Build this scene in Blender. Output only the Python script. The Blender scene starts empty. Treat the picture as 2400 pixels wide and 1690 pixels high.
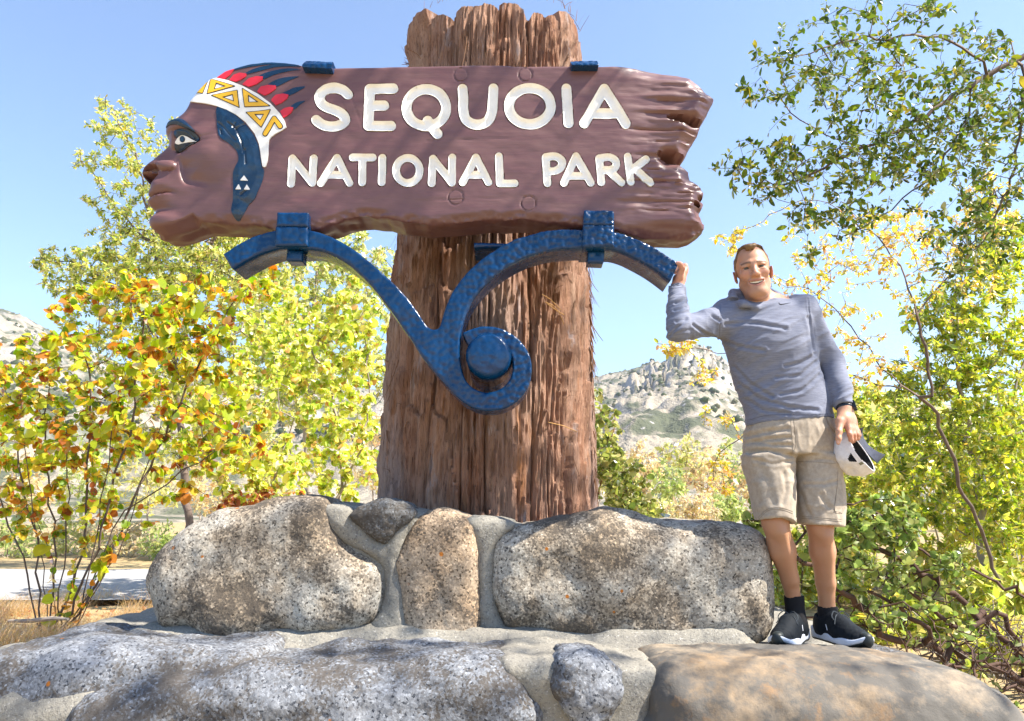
import bpy, math, random
import numpy as np
from mathutils import Matrix, Vector
random.seed(7)
RNG = np.random.default_rng(11)
SC = bpy.context.scene
COL = SC.collection
# ------------------------------------------------------------------ camera
FPX = 1733.0                      # focal length in photo pixels (photo 2400 px wide)
PITCH = math.radians(11.6)
EYE = np.array([0.0, 0.0, 1.6])
cam_d = bpy.data.cameras.new('camera')
cam = bpy.data.objects.new('camera', cam_d)
COL.objects.link(cam)
cam.location = EYE
cam.rotation_euler = (math.pi / 2 + PITCH, 0, 0)
cam_d.sensor_width = 36.0
cam_d.lens = 36.0 * FPX / 2400.0
cam_d.clip_start = 0.05
cam_d.clip_end = 6000
SC.camera = cam
# ------------------------------------------------------------------ sky, sun, exposure
TO_SUN = Vector((0.62, -0.17, 0.78)).normalized()
SUN_EL = math.asin(TO_SUN.z)
SUN_ROT = math.atan2(TO_SUN.x, TO_SUN.y)
world = bpy.data.worlds.new('World')
SC.world = world
world.use_nodes = True
wn = world.node_tree.nodes
wl = world.node_tree.links
bg = wn['Background']
sky = wn.new('ShaderNodeTexSky')
sky.sky_type = 'NISHITA'
sky.sun_disc = False
sky.sun_elevation = SUN_EL
sky.sun_rotation = SUN_ROT
sky.altitude = 500
sky.air_density = 1.0
sky.dust_density = 0.7
sky.ozone_density = 4.0
wl.new(sky.outputs[0], bg.inputs[0])
bg.inputs[1].default_value = 0.115
sun_d = bpy.data.lights.new('sun', 'SUN')
sun_d.energy = 5.0
sun_d.angle = math.radians(0.53)
sun_d.color = (1.0, 0.93, 0.82)
sun = bpy.data.objects.new('sun', sun_d)
sun.rotation_euler = TO_SUN.to_track_quat('Z', 'Y').to_euler()
sun.location = (8, -4, 12)
COL.objects.link(sun)
SC.view_settings.view_transform = 'Standard'
SC.view_settings.look = 'None'
SC.view_settings.gamma = 1.0
SC.view_settings.use_curve_mapping = False
SC.view_settings.exposure = 1.5
SC.cycles.max_bounces = 8
SC.cycles.diffuse_bounces = 4
SC.cycles.glossy_bounces = 3
SC.cycles.transmission_bounces = 6
SC.cycles.transparent_max_bounces = 8
SC.cycles.volume_bounces = 0
SC.cycles.caustics_reflective = False
SC.cycles.caustics_refractive = False
# ------------------------------------------------------------------ helpers
def ray(x, y):
    u = (np.asarray(x, float) - 1200.0) / FPX
    v = (845.0 - np.asarray(y, float)) / FPX
    c, s = math.cos(PITCH), math.sin(PITCH)
    return np.stack([u, c - v * s, s + v * c], -1)

def P(x, y, Y):
    """point of the place seen at photo pixel (x, y) on the upright plane at distance Y"""
    d = ray(x, y)
    t = np.asarray(Y, float) / d[..., 1]
    return EYE + d * t[..., None]

def proj(p):
    p = np.asarray(p, float) - EYE
    c, s = math.cos(PITCH), math.sin(PITCH)
    f = p[..., 1] * c + p[..., 2] * s
    v = -p[..., 1] * s + p[..., 2] * c
    f = np.where(np.abs(f) < 1e-6, 1e-6, f)
    return 1200 + FPX * p[..., 0] / f, 845 - FPX * v / f, f

def _h(ix, iy, iz, seed):
    n = (ix.astype(np.uint32) * np.uint32(374761393) + iy.astype(np.uint32) * np.uint32(668265263)
         + iz.astype(np.uint32) * np.uint32(2147483647 - 58) + np.uint32(seed * 974711 % 4294967291))
    n = (n ^ (n >> np.uint32(13))) * np.uint32(1274126177)
    n = n ^ (n >> np.uint32(16))
    return (n & np.uint32(0xFFFFFF)).astype(np.float64) / 8388607.5 - 1.0

def noise(p, seed=0):
    p = np.asarray(p, float)
    f = np.floor(p)
    i = f.astype(np.int64)
    t = p - f
    t = t * t * t * (t * (t * 6 - 15) + 10)
    r = 0
    for a in (0, 1):
        wx = t[..., 0] if a else 1 - t[..., 0]
        for b in (0, 1):
            wy = t[..., 1] if b else 1 - t[..., 1]
            for c in (0, 1):
                wz = t[..., 2] if c else 1 - t[..., 2]
                r = r + wx * wy * wz * _h(i[..., 0] + a, i[..., 1] + b, i[..., 2] + c, seed)
    return r

def fbm(p, octaves=4, seed=0, gain=0.5, lac=2.03):
    p = np.asarray(p, float)
    r = 0; a = 1.0
    for k in range(octaves):
        r = r + a * noise(p, seed + k * 17)
        p = p * lac + 3.7
        a *= gain
    return r

def sstep(a, b, x):
    t = np.clip((np.asarray(x, float) - a) / (b - a), 0, 1)
    return t * t * (3 - 2 * t)

def new_mesh(name, verts, faces, mat=None, parent=None, smooth=True, sharp=None, colors=None, mats=None, fmat=None):
    me = bpy.data.meshes.new(name)
    verts = np.asarray(verts, np.float32)
    if isinstance(faces, np.ndarray):
        n, k = faces.shape
        me.vertices.add(len(verts)); me.vertices.foreach_set('co', verts.ravel())
        me.loops.add(n * k); me.loops.foreach_set('vertex_index', faces.astype(np.int32).ravel())
        me.polygons.add(n)
        me.polygons.foreach_set('loop_start', np.arange(0, n * k, k, dtype=np.int32))
        me.polygons.foreach_set('loop_total', np.full(n, k, np.int32))
        me.update(calc_edges=True)
    else:
        me.from_pydata(verts.tolist(), [], faces)
        me.update()
    me.validate()
    if smooth:
        me.polygons.foreach_set('use_smooth', np.ones(len(me.polygons), bool))
        if sharp:
            me.set_sharp_from_angle(angle=math.radians(sharp))
    if colors is not None:
        at = me.color_attributes.new('tint', 'FLOAT_COLOR', 'POINT')
        c = np.ones((len(verts), 4), np.float32); c[:, :3] = colors
        at.data.foreach_set('color', c.ravel())
    for m in (mats or ([mat] if mat else [])):
        me.materials.append(m)
    if fmat is not None:
        me.polygons.foreach_set('material_index', np.asarray(fmat, np.int32))
    o = bpy.data.objects.new(name, me)
    COL.objects.link(o)
    if parent is not None:
        o.parent = parent
    return o

def empty(name, loc, label, cat, group=None):
    o = bpy.data.objects.new(name, None)
    o.empty_display_size = 0.1
    COL.objects.link(o)
    o.location = tuple(loc)
    return tag(o, label, cat, group)

def tag(o, label=None, cat=None, group=None, kind=None):
    if label: o['label'] = label
    if cat: o['category'] = cat
    if group: o['group'] = group
    if kind: o['kind'] = kind
    return o

def adopt(child, parent):
    """parent a mesh built in world coordinates under a thing standing elsewhere"""
    child.parent = parent
    bpy_par = parent
    m = Matrix.Translation(parent.location)
    q = parent.parent
    while q is not None:
        q = q.parent
    child.matrix_parent_inverse = m.inverted() if parent.type == 'EMPTY' else Matrix.Identity(4)
    return child

class MeshB:
    """collects shapes of ONE object"""
    def __init__(s): s.v = []; s.f = []; s.n = 0
    def add(s, v, f):
        v = np.asarray(v, float)
        s.v.append(v); s.f += [[int(i) + s.n for i in q] for q in f]; s.n += len(v)
    def tube(s, pts, radii, k=8, cap=True, flat=None):
        pts = np.asarray(pts, float); radii = np.broadcast_to(np.asarray(radii, float), (len(pts),))
        t = np.gradient(pts, axis=0); t /= np.linalg.norm(t, axis=1)[:, None] + 1e-12
        up = np.array([0, 0, 1.0]) if abs(t[0][2]) < 0.9 else np.array([1.0, 0, 0])
        V = []
        for i in range(len(pts)):
            a = np.cross(t[i], up); a /= np.linalg.norm(a) + 1e-12
            b = np.cross(a, t[i]); up = b
            ang = np.linspace(0, 2 * math.pi, k, endpoint=False)
            fl = 1.0 if flat is None else flat
            V.append(pts[i] + radii[i] * (np.cos(ang)[:, None] * a + fl * np.sin(ang)[:, None] * b))
        V = np.concatenate(V); F = []
        for i in range(len(pts) - 1):
            for j in range(k):
                F.append([i * k + j, i * k + (j + 1) % k, (i + 1) * k + (j + 1) % k, (i + 1) * k + j])
        if cap:
            F.append(list(range(k))[::-1]); F.append([(len(pts) - 1) * k + j for j in range(k)])
        s.add(V, F)
    def box(s, lo, hi, M=None):
        x0, y0, z0 = lo; x1, y1, z1 = hi
        v = np.array([(x, y, z) for x in (x0, x1) for y in (y0, y1) for z in (z0, z1)], float)
        if M is not None: v = v @ np.asarray(M)[:3, :3].T + np.asarray(M)[:3, 3]
        s.add(v, [[0, 1, 3, 2], [4, 6, 7, 5], [0, 4, 5, 1], [2, 3, 7, 6], [0, 2, 6, 4], [1, 5, 7, 3]])
    def build(s, name, mat, parent=None, smooth=True, sharp=40):
        o = new_mesh(name, np.concatenate(s.v), s.f, mat, None, smooth, sharp)
        if parent is not None: adopt(o, parent)
        return o

# ---- signed distances of drawn outlines
def spline(pts, n=6, closed=True):
    p = np.asarray(pts, float); N = len(p); out = []
    rng = range(N if closed else N - 1)
    for i in rng:
        p0 = p[(i - 1) % N] if closed or i > 0 else p[i]
        p1, p2 = p[i], p[(i + 1) % N]
        p3 = p[(i + 2) % N] if closed or i + 2 < N else p[(i + 1) % N]
        for t in np.linspace(0, 1, n, endpoint=False):
            out.append(0.5 * ((2 * p1) + (-p0 + p2) * t + (2 * p0 - 5 * p1 + 4 * p2 - p3) * t * t
                              + (-p0 + 3 * p1 - 3 * p2 + p3) * t ** 3))
    if not closed: out.append(p[-1])
    return np.array(out)

def seg_dist(q, poly, closed=False):
    """distance of points q (M,2) to polyline"""
    poly = np.asarray(poly, float)
    a = poly; b = np.roll(poly, -1, 0)
    if not closed: a = a[:-1]; b = b[:-1]
    best = np.full(len(q), 1e9)
    for s in range(0, len(q), 20000):
        p = q[s:s + 20000, None, :]
        ab = (b - a)[None]; ap = p - a[None]
        t = np.clip((ap * ab).sum(-1) / ((ab * ab).sum(-1) + 1e-12), 0, 1)
        d = np.linalg.norm(ap - ab * t[..., None], axis=-1)
        best[s:s + 20000] = d.min(1)
    return best

def poly_sdf(q, poly):
    poly = np.asarray(poly, float)
    d = seg_dist(q, poly, True)
    a = poly; b = np.roll(poly, -1, 0)
    inside = np.zeros(len(q), bool)
    for (x0, y0), (x1, y1) in zip(a, b):
        if y0 == y1: continue
        c = ((y0 > q[:, 1]) != (y1 > q[:, 1])) & (q[:, 0] < (x1 - x0) * (q[:, 1] - y0) / (y1 - y0) + x0)
        inside ^= c
    return np.where(inside, -d, d)

def sheet(name, mat, sdf, bbox, step, depth, Y0, back, rows=1, rough=0.0, parent=None, sharp=35, colors=None):
    """a solid slab whose front follows an outline given by sdf<0 in photo pixels, standing on the plane Y0;
    depth(q) metres towards the viewer, back = metres from Y0 to its rear face"""
    x0, y0, x1, y1 = bbox
    xs = np.arange(x0, x1 + step, step); ys = np.arange(y0, y1 + step, step)
    nx, ny = len(xs), len(ys)
    G = np.stack(np.meshgrid(xs, ys, indexing='ij'), -1).reshape(-1, 2)
    D = sdf(G); D = np.where(np.abs(D) < 1e-4, 1e-4, D)
    ins = (D < 0)
    I = ins.reshape(nx, ny)
    vid = np.full(nx * ny, -1, int)
    pts = list(G[ins]); vid[ins] = np.arange(ins.sum())
    c0 = (np.arange(nx - 1)[:, None] * ny + np.arange(ny - 1)[None]).ravel()
    cor = np.stack([c0, c0 + ny, c0 + ny + 1, c0 + 1], 1)
    cnt = ins[cor].sum(1)
    faces = [list(map(int, vid[c])) for c in cor[cnt == 4]]
    edge = {}
    bnd = []
    def cut(a, b):
        k = (a, b) if a < b else (b, a)
        if k not in edge:
            t = D[a] / (D[a] - D[b])
            edge[k] = len(pts); pts.append(G[a] + (G[b] - G[a]) * t)
        return edge[k]
    for c in cor[(cnt > 0) & (cnt < 4)]:
        st = [bool(ins[i]) for i in c]
        if st in ([True, False, True, False], [False, True, False, True]):
            loops = []
            for k in range(4):
                if st[k]:
                    loops.append([cut(c[k - 1], c[k]), int(vid[c[k]]), cut(c[k], c[(k + 1) % 4])])
                    bnd.append((loops[-1][2], loops[-1][0]))
            faces += loops
            continue
        loop = []; outp = inp = None
        for k in range(4):
            a, b = c[k], c[(k + 1) % 4]
            if st[k]: loop.append(int(vid[a]))
            if st[k] != st[(k + 1) % 4]:
                e = cut(a, b); loop.append(e)
                if st[k]: outp = e
                else: inp = e
        faces.append(loop); bnd.append((outp, inp))
    Q = np.array(pts); n = len(Q)
    dep = depth(Q)
    front = P(Q[:, 0], Q[:, 1], Y0); front[:, 1] -= dep
    rear = P(Q[:, 0], Q[:, 1], Y0); rear[:, 1] = Y0 + back
    V = [front]; F = [f[::-1] for f in faces]
    bid = sorted({i for e in bnd for i in e}); m = {b: k for k, b in enumerate(bid)}
    B = np.array(bid)
    prev = {b: b for b in bid}; off = n
    for r in range(1, rows + 1):
        t = r / rows
        ring = front[B] * (1 - t) + rear[B] * t
        if rough and r < rows:
            w = fbm(ring * np.array([9, 22, 9]), 3, 5)
            ring[:, 2] += rough * w * 1.0; ring[:, 0] += rough * 0.5 * fbm(ring * 14 + 9, 2, 8)
        V.append(ring)
        cur = {b: off + k for k, b in enumerate(bid)}; off += len(bid)
        for a, b in bnd:
            F.append([prev[a], prev[b], cur[b], cur[a]])
        prev = cur
    V.append(rear); 
    F += [[i + off for i in f] for f in faces]
    off_r = off
    for a, b in bnd:
        F.append([prev[a], prev[b], b + off_r, a + off_r]) if False else None
    # weld rear ring to rear face
    V = np.concatenate(V)
    remap = np.arange(len(V))
    for b in bid: remap[b + off_r] = prev[b]
    F = [[int(remap[i]) for i in f] for f in F if f]
    cols = None
    if colors is not None:
        cf = colors(Q)
        cols = np.concatenate([cf] + [cf[B]] * rows + [cf])
    o = new_mesh(name, V, F, mat, None, True, sharp, cols)
    if parent is not None: adopt(o, parent)
    return o

# ---- solid sculpting: signed field on a box grid, skinned by surface nets
class Field:
    def __init__(s, xs, ys, zs):
        s.ax = [np.asarray(a, np.float32) for a in (xs, ys, zs)]
        s.F = np.full([len(a) for a in s.ax], 0.4, np.float32)
    def _sub(s, lo, hi):
        sl = []
        for a, l, h in zip(s.ax, lo, hi):
            i = max(0, int(np.searchsorted(a, l)) - 1); j = min(len(a), int(np.searchsorted(a, h)) + 1)
            sl.append(slice(i, max(j, i + 1)))
        g = (s.ax[0][sl[0]][:, None, None], s.ax[1][sl[1]][None, :, None], s.ax[2][sl[2]][None, None, :])
        return tuple(sl), g
    def add(s, fn, lo, hi, k=0.02, m=0.03):
        lo = np.asarray(lo) - k - m; hi = np.asarray(hi) + k + m
        sl, g = s._sub(lo, hi)
        d = fn(*g); f = s.F[sl]
        if k > 0:
            h = np.maximum(k - np.abs(f - d), 0) / k
            s.F[sl] = np.minimum(f, d) - h * h * k * 0.25
        else:
            s.F[sl] = np.minimum(f, d)
    def sub(s, fn, lo, hi, k=0.0):
        sl, g = s._sub(np.asarray(lo) - k - .02, np.asarray(hi) + k + .02)
        d = -fn(*g); f = s.F[sl]
        if k > 0:
            h = np.maximum(k - np.abs(f - d), 0) / k
            s.F[sl] = np.maximum(f, d) + h * h * k * 0.25
        else:
            s.F[sl] = np.maximum(f, d)
    def cone(s, a, b, ra, rb, k=0.02, sub=False):
        a = np.asarray(a, float); b = np.asarray(b, float); ab = b - a; L = float(ab @ ab) + 1e-12
        def fn(x, y, z):
            t = np.clip(((x - a[0]) * ab[0] + (y - a[1]) * ab[1] + (z - a[2]) * ab[2]) / L, 0, 1)
            return np.sqrt((x - a[0] - t * ab[0]) ** 2 + (y - a[1] - t * ab[1]) ** 2 + (z - a[2] - t * ab[2]) ** 2) - (ra + (rb - ra) * t)
        r = max(ra, rb)
        (s.sub if sub else s.add)(fn, np.minimum(a, b) - r, np.maximum(a, b) + r, k)
    def chain(s, pts, rad, k=0.02, k0=None):
        for i in range(len(pts) - 1):
            s.cone(pts[i], pts[i + 1], rad[i], rad[i + 1], k if (i or k0 is None) else k0)
    def ell(s, c, r, R=None, k=0.02, sub=False):
        c = np.asarray(c, float); r = np.asarray(r, float)
        R = np.eye(3) if R is None else np.asarray(R)
        def fn(x, y, z):
            X, Y, Z = x - c[0], y - c[1], z - c[2]
            q = [(R[0, i] * X + R[1, i] * Y + R[2, i] * Z) for i in range(3)]
            k0 = np.sqrt(sum((q[i] / r[i]) ** 2 for i in range(3)))
            k1 = np.sqrt(sum((q[i] / r[i] ** 2) ** 2 for i in range(3))) + 1e-9
            return k0 * (k0 - 1) / k1
        e = np.abs(R) @ r
        (s.sub if sub else s.add)(fn, c - e, c + e, k)
    def loft(s, zs, cx, cy, rx, ry, k=0.02, sub=False, power=2.0):
        """upright body whose level sections are (super)ellipses"""
        o = np.argsort(zs); zs = np.asarray(zs, float)[o]
        A = [np.asarray(a, float)[o] for a in (cx, cy, rx, ry)]
        def fn(x, y, z):
            zz = z.ravel(); V = [np.interp(zz, zs, a) for a in A]
            V = [v[None, None, :] for v in V]
            q = (np.abs((x - V[0]) / V[2]) ** power + np.abs((y - V[1]) / V[3]) ** power) ** (1.0 / power)
            d = (q - 1) * np.minimum(V[2], V[3])
            e = np.maximum(zs[0] - z, z - zs[-1])
            return np.maximum(d, e)
        lo = (np.min(A[0] - A[2]), np.min(A[1] - A[3]), zs[0]); hi = (np.max(A[0] + A[2]), np.max(A[1] + A[3]), zs[-1])
        (s.sub if sub else s.add)(fn, lo, hi, k)
    def skin(s):
        F = s.F; S = F < 0
        nx, ny, nz = F.shape
        c = [S[i:nx - 1 + i, j:ny - 1 + j, k:nz - 1 + k] for i in (0, 1) for j in (0, 1) for k in (0, 1)]
        tot = sum(q.astype(np.int8) for q in c)
        act = (tot > 0) & (tot < 8)
        idx = np.argwhere(act)
        val = np.stack([F[idx[:, 0] + i, idx[:, 1] + j, idx[:, 2] + k] for i in (0, 1) for j in (0, 1) for k in (0, 1)], 1).astype(float)
        cor = np.array([(i, j, k) for i in (0, 1) for j in (0, 1) for k in (0, 1)], float)
        acc = np.zeros((len(idx), 3)); n = np.zeros(len(idx))
        for a in range(8):
            for b in range(a + 1, 8):
                if abs(cor[a] - cor[b]).sum() != 1: continue
                m = (val[:, a] < 0) != (val[:, b] < 0)
                t = val[:, a] / (val[:, a] - val[:, b] + 1e-20)
                p = cor[a] + (cor[b] - cor[a]) * t[:, None]
                acc[m] += p[m]; n[m] += 1
        loc = acc / n[:, None]
        V = np.empty_like(loc)
        for d in range(3):
            A = s.ax[d].astype(float)
            V[:, d] = A[idx[:, d]] + (A[idx[:, d] + 1] - A[idx[:, d]]) * loc[:, d]
        vid = np.full(act.shape, -1, np.int64); vid[act] = np.arange(len(idx))
        Q = []
        for d in range(3):
            a = [slice(None)] * 3; b = [slice(None)] * 3
            a[d] = slice(0, -1); b[d] = slice(1, None)
            ch = S[tuple(a)] != S[tuple(b)]
            e = np.argwhere(ch)
            o1, o2 = [(1, 2), (2, 0), (0, 1)][d]
            ok = (e[:, o1] > 0) & (e[:, o2] > 0) & (e[:, o1] < F.shape[o1] - 1) & (e[:, o2] < F.shape[o2] - 1)
            e = e[ok]
            def g(u, v):
                q = e.copy(); q[:, o1] -= u; q[:, o2] -= v
                return vid[q[:, 0], q[:, 1], q[:, 2]]
            quad = np.stack([g(1, 1), g(0, 1), g(0, 0), g(1, 0)], 1)
            neg = S[e[:, 0], e[:, 1], e[:, 2]]
            quad[~neg] = quad[~neg][:, ::-1]
            Q.append(quad)
        return V, np.concatenate(Q)

def smooth_verts(V, Q, it=1, w=0.5):
    for _ in range(it):
        acc = np.zeros_like(V); n = np.zeros(len(V))
        for a, b in ((0, 1), (1, 2), (2, 3), (3, 0)):
            np.add.at(acc, Q[:, a], V[Q[:, b]]); np.add.at(acc, Q[:, b], V[Q[:, a]])
            np.add.at(n, Q[:, a], 1); np.add.at(n, Q[:, b], 1)
        V = V * (1 - w) + w * acc / n[:, None]
    return V

def vnormals(V, Q):
    n = np.cross(V[Q[:, 2]] - V[Q[:, 0]], V[Q[:, 3]] - V[Q[:, 1]])
    N = np.zeros_like(V)
    for k in range(4): np.add.at(N, Q[:, k], n)
    return N / (np.linalg.norm(N, axis=1)[:, None] + 1e-12)

# ---- materials
class NT:
    def __init__(s, name, rough=0.6, spec=0.5):
        s.m = bpy.data.materials.new(name); s.m.use_nodes = True
        s.t = s.m.node_tree; s.n = s.t.nodes; s.b = s.n['Principled BSDF']
        s.b.inputs['Roughness'].default_value = rough
        s.b.inputs['Specular IOR Level'].default_value = spec
        s._co = None
    def link(s, a, b): s.t.links.new(a, b)
    def node(s, typ, **kw):
        n = s.n.new('ShaderNode' + typ)
        for k, v in kw.items():
            if k.startswith('i_'):
                key = k[2:]
                key = int(key) if key.isdigit() else key.replace('_', ' ')
                if hasattr(v, 'is_output'): s.link(v, n.inputs[key])
                else: n.inputs[key].default_value = v
            else: setattr(n, k, v)
        return n
    def co(s, scale=(1, 1, 1), rot=(0, 0, 0)):
        if s._co is None: s._co = s.node('TexCoord').outputs['Object']
        mp = s.node('Mapping'); s.link(s._co, mp.inputs[0])
        mp.inputs['Scale'].default_value = scale; mp.inputs['Rotation'].default_value = rot
        return mp.outputs[0]
    def noise(s, scale, detail=4, rough=0.55, stretch=(1, 1, 1), rot=(0, 0, 0), dist=0.0):
        n = s.node('TexNoise'); s.link(s.co(stretch, rot), n.inputs['Vector'])
        n.inputs['Scale'].default_value = scale; n.inputs['Detail'].default_value = detail
        n.inputs['Roughness'].default_value = rough; n.inputs['Distortion'].default_value = dist
        return n.outputs['Fac']
    def voro(s, scale, stretch=(1, 1, 1), feature='F1', out='Distance', rnd=1.0):
        n = s.node('TexVoronoi'); n.feature = feature
        s.link(s.co(stretch), n.inputs['Vector']); n.inputs['Scale'].default_value = scale
        n.inputs['Randomness'].default_value = rnd
        return n.outputs[out]
    def ramp(s, fac, stops, interp='LINEAR'):
        r = s.node('ValToRGB'); s.link(fac, r.inputs[0]); r.color_ramp.interpolation = interp
        e = r.color_ramp.elements
        while len(e) < len(stops): e.new(0.5)
        for q, (p, c) in zip(e, stops):
            q.position = p; q.color = tuple(c) + (1,) if len(c) == 3 else c
        return r.outputs[0]
    def mix(s, fac, a, b, mode='MIX'):
        n = s.node('Mix', data_type='RGBA', blend_type=mode)
        for k, v in ((0, fac), (6, a), (7, b)):
            if hasattr(v, 'is_output'): s.link(v, n.inputs[k])
            else: n.inputs[k].default_value = (tuple(v) + (1,)) if isinstance(v, (tuple, list)) else v
        return n.outputs[2]
    def math(s, op, a, b=0.0):
        n = s.node('Math', operation=op)
        for k, v in ((0, a), (1, b)):
            if hasattr(v, 'is_output'): s.link(v, n.inputs[k])
            else: n.inputs[k].default_value = v
        return n.outputs[0]
    def attr(s, name='tint'):
        n = s.node('Attribute'); n.attribute_name = name
        return n.outputs['Color']
    def color(s, v):
        if hasattr(v, 'is_output'): s.link(v, s.b.inputs['Base Color'])
        else: s.b.inputs['Base Color'].default_value = tuple(v) + (1,)
    def bump(s, h, strength=0.5, dist=0.01):
        prev = s.b.inputs['Normal'].links[0].from_socket if s.b.inputs['Normal'].is_linked else None
        n = s.node('Bump'); n.inputs['Strength'].default_value = strength; n.inputs['Distance'].default_value = dist
        s.link(h, n.inputs['Height'])
        if prev is not None: s.link(prev, n.inputs['Normal'])
        s.link(n.outputs[0], s.b.inputs['Normal'])
    def rough(s, v):
        if hasattr(v, 'is_output'): s.link(v, s.b.inputs['Roughness'])
        else: s.b.inputs['Roughness'].default_value = v

def simple(name, col, rough=0.5, spec=0.5, bump=None):
    t = NT(name, rough, spec)
    n = t.noise(30, 3)
    t.color(t.mix(n, tuple(c * 0.85 for c in col), tuple(min(1, c * 1.12) for c in col)))
    if bump: t.bump(t.noise(bump[0], 3), bump[1], bump[2])
    return t.m
# ------------------------------------------------------------------ land
def ground_h(x, y):
    x = np.asarray(x, float); y = np.asarray(y, float)
    h = .62 * sstep(1.2, 4.9, y) - .30 * sstep(1.0, 3.5, x) * sstep(14, 6, y)
    h = h + .35 * sstep(16, 60, y)
    p = np.stack([x * .45, y * .45, np.full_like(x, .7)], -1)
    return h + .05 * fbm(p, 3, 3) * sstep(3.5, 6, np.hypot(x, y))
def polar(name, r, az, hfun, mat, kind):
    R, A = np.meshgrid(r, az, indexing='ij')
    X = R * np.sin(A); Y = R * np.cos(A)
    Z = hfun(X, Y, R, A)
    V = np.stack([X, Y, Z], -1).reshape(-1, 3)
    nr, na = R.shape
    i = (np.arange(nr - 1)[:, None] * na + np.arange(na - 1)[None]).ravel()
    F = np.stack([i, i + 1, i + na + 1, i + na], 1)[:, ::-1]
    o = new_mesh(name, V, F, mat, None, True)
    o['kind'] = kind
    return o
def mat_ground():
    t = NT('dry_ground', .95, .2)
    a = t.noise(2.2, 6, .6); b = t.noise(28, 5, .65)
    c = t.mix(t.ramp(a, [(.35, (0, 0, 0)), (.65, (1, 1, 1))]), (.33, .235, .125), (.46, .37, .19))
    t.color(t.mix(t.ramp(b, [(.3, (0, 0, 0)), (.7, (1, 1, 1))]), t.mix(.5, c, (.18, .11, .06)), c))
    t.bump(b, .6, .03); return t.m
gr = polar('ground', np.concatenate([[.05], np.geomspace(.6, 320, 150)]), np.linspace(-math.pi, math.pi, 241),
           lambda X, Y, R, A: ground_h(X, Y), mat_ground(), 'structure')
# road crossing behind the bushes on the left
def mat_road():
    t = NT('pale_asphalt', .9, .3)
    n = t.noise(60, 4, .7); m = t.noise(.8, 4)
    t.color(t.mix(n, t.mix(m, (.20, .20, .21), (.27, .265, .26)), (.36, .35, .34)))
    t.bump(n, .4, .01); return t.m
xs = np.linspace(-40, 30, 90); ts = np.linspace(0, 1, 9)
X, T = np.meshgrid(xs, ts, indexing='ij')
Yr = 8.7 + .04 * X + .0006 * X ** 2 + .12 * np.clip(X + 2.5, 0, None) ** 2 + 4.2 * T
V = np.stack([X, Yr, ground_h(X, Yr) * .15 + .85 * .63 + .03 + .03 * np.sin(T * math.pi)], -1).reshape(-1, 3)
V[:, 2] = np.maximum(V[:, 2], ground_h(V[:, 0], V[:, 1]) + .012)
i = (np.arange(89)[:, None] * 9 + np.arange(8)[None]).ravel()
new_mesh('road', V, np.stack([i, i + 9, i + 10, i + 1], 1), mat_road())['kind'] = 'structure'

SKYLINE = np.array([(-900, 560), (-300, 690), (-60, 705), (0, 722), (60, 745), (160, 800), (300, 860), (600, 900), (900, 915), (1250, 900), (1385, 886), (1460, 872), (1525, 852), (1560, 846), (1590, 832), (1625, 812), (1650, 815),
                    (1690, 842), (1760, 880), (1900, 925), (2030, 948), (2120, 938), (2200, 946), (2400, 968), (2700, 980), (3300, 990)], float)
_sd = ray(SKYLINE[:, 0], SKYLINE[:, 1])
SK_AZ = np.arctan2(_sd[:, 0], _sd[:, 1]); SK_T = _sd[:, 2] / np.hypot(_sd[:, 0], _sd[:, 1])
RTOP = 620.0
def mount_h(X, Y, R, A):
    top = np.interp(A, SK_AZ, SK_T) * RTOP + 1.6
    t = np.clip((R - 55) / (RTOP - 55), 0, 1.35)
    # gentle apron, then steep face
    prof = .10 * np.clip(t / .3, 0, 1) ** 1.5 + .90 * np.clip((t - .12) / .88, 0, 1) ** 1.25
    prof = np.where(t > 1, 1 - (t - 1) * .5, prof)
    p = np.stack([X / 70, Y / 70, np.full_like(X, 2.0)], -1)
    rid = 1 - np.abs(fbm(p, 5, 12)); 
    env = np.clip(t * 3, 0, 1) * np.where(t > .93, .25, 1)
    z = ground_h(X, Y) + (top - .5) * prof + env * (9 * (rid - .75) + 2.5 * fbm(p * 6, 3, 4) + 1.2 * fbm(p * 22, 2, 8))
    # cliff band: granite steps facing the sun
    d0 = ray(1600, 860); a0 = math.atan2(d0[0], d0[1])
    m = np.exp(-((A - a0) / .075) ** 2) * sstep(.45, .62, t) * (1 - sstep(.95, 1.0, t))
    st = fbm(np.stack([A * 60, t * 3, t * 0 + 4], -1), 3, 41)
    ter = t * 7 + .9 * st; fr = ter - np.floor(ter)
    z = z + m * 14 * (sstep(.0, .3, fr) - fr) * (1 - sstep(.84, .95, t)) + m * 2.5 * fbm(np.stack([A * 90, t * 4, t * 0], -1), 3, 43)
    return z
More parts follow.
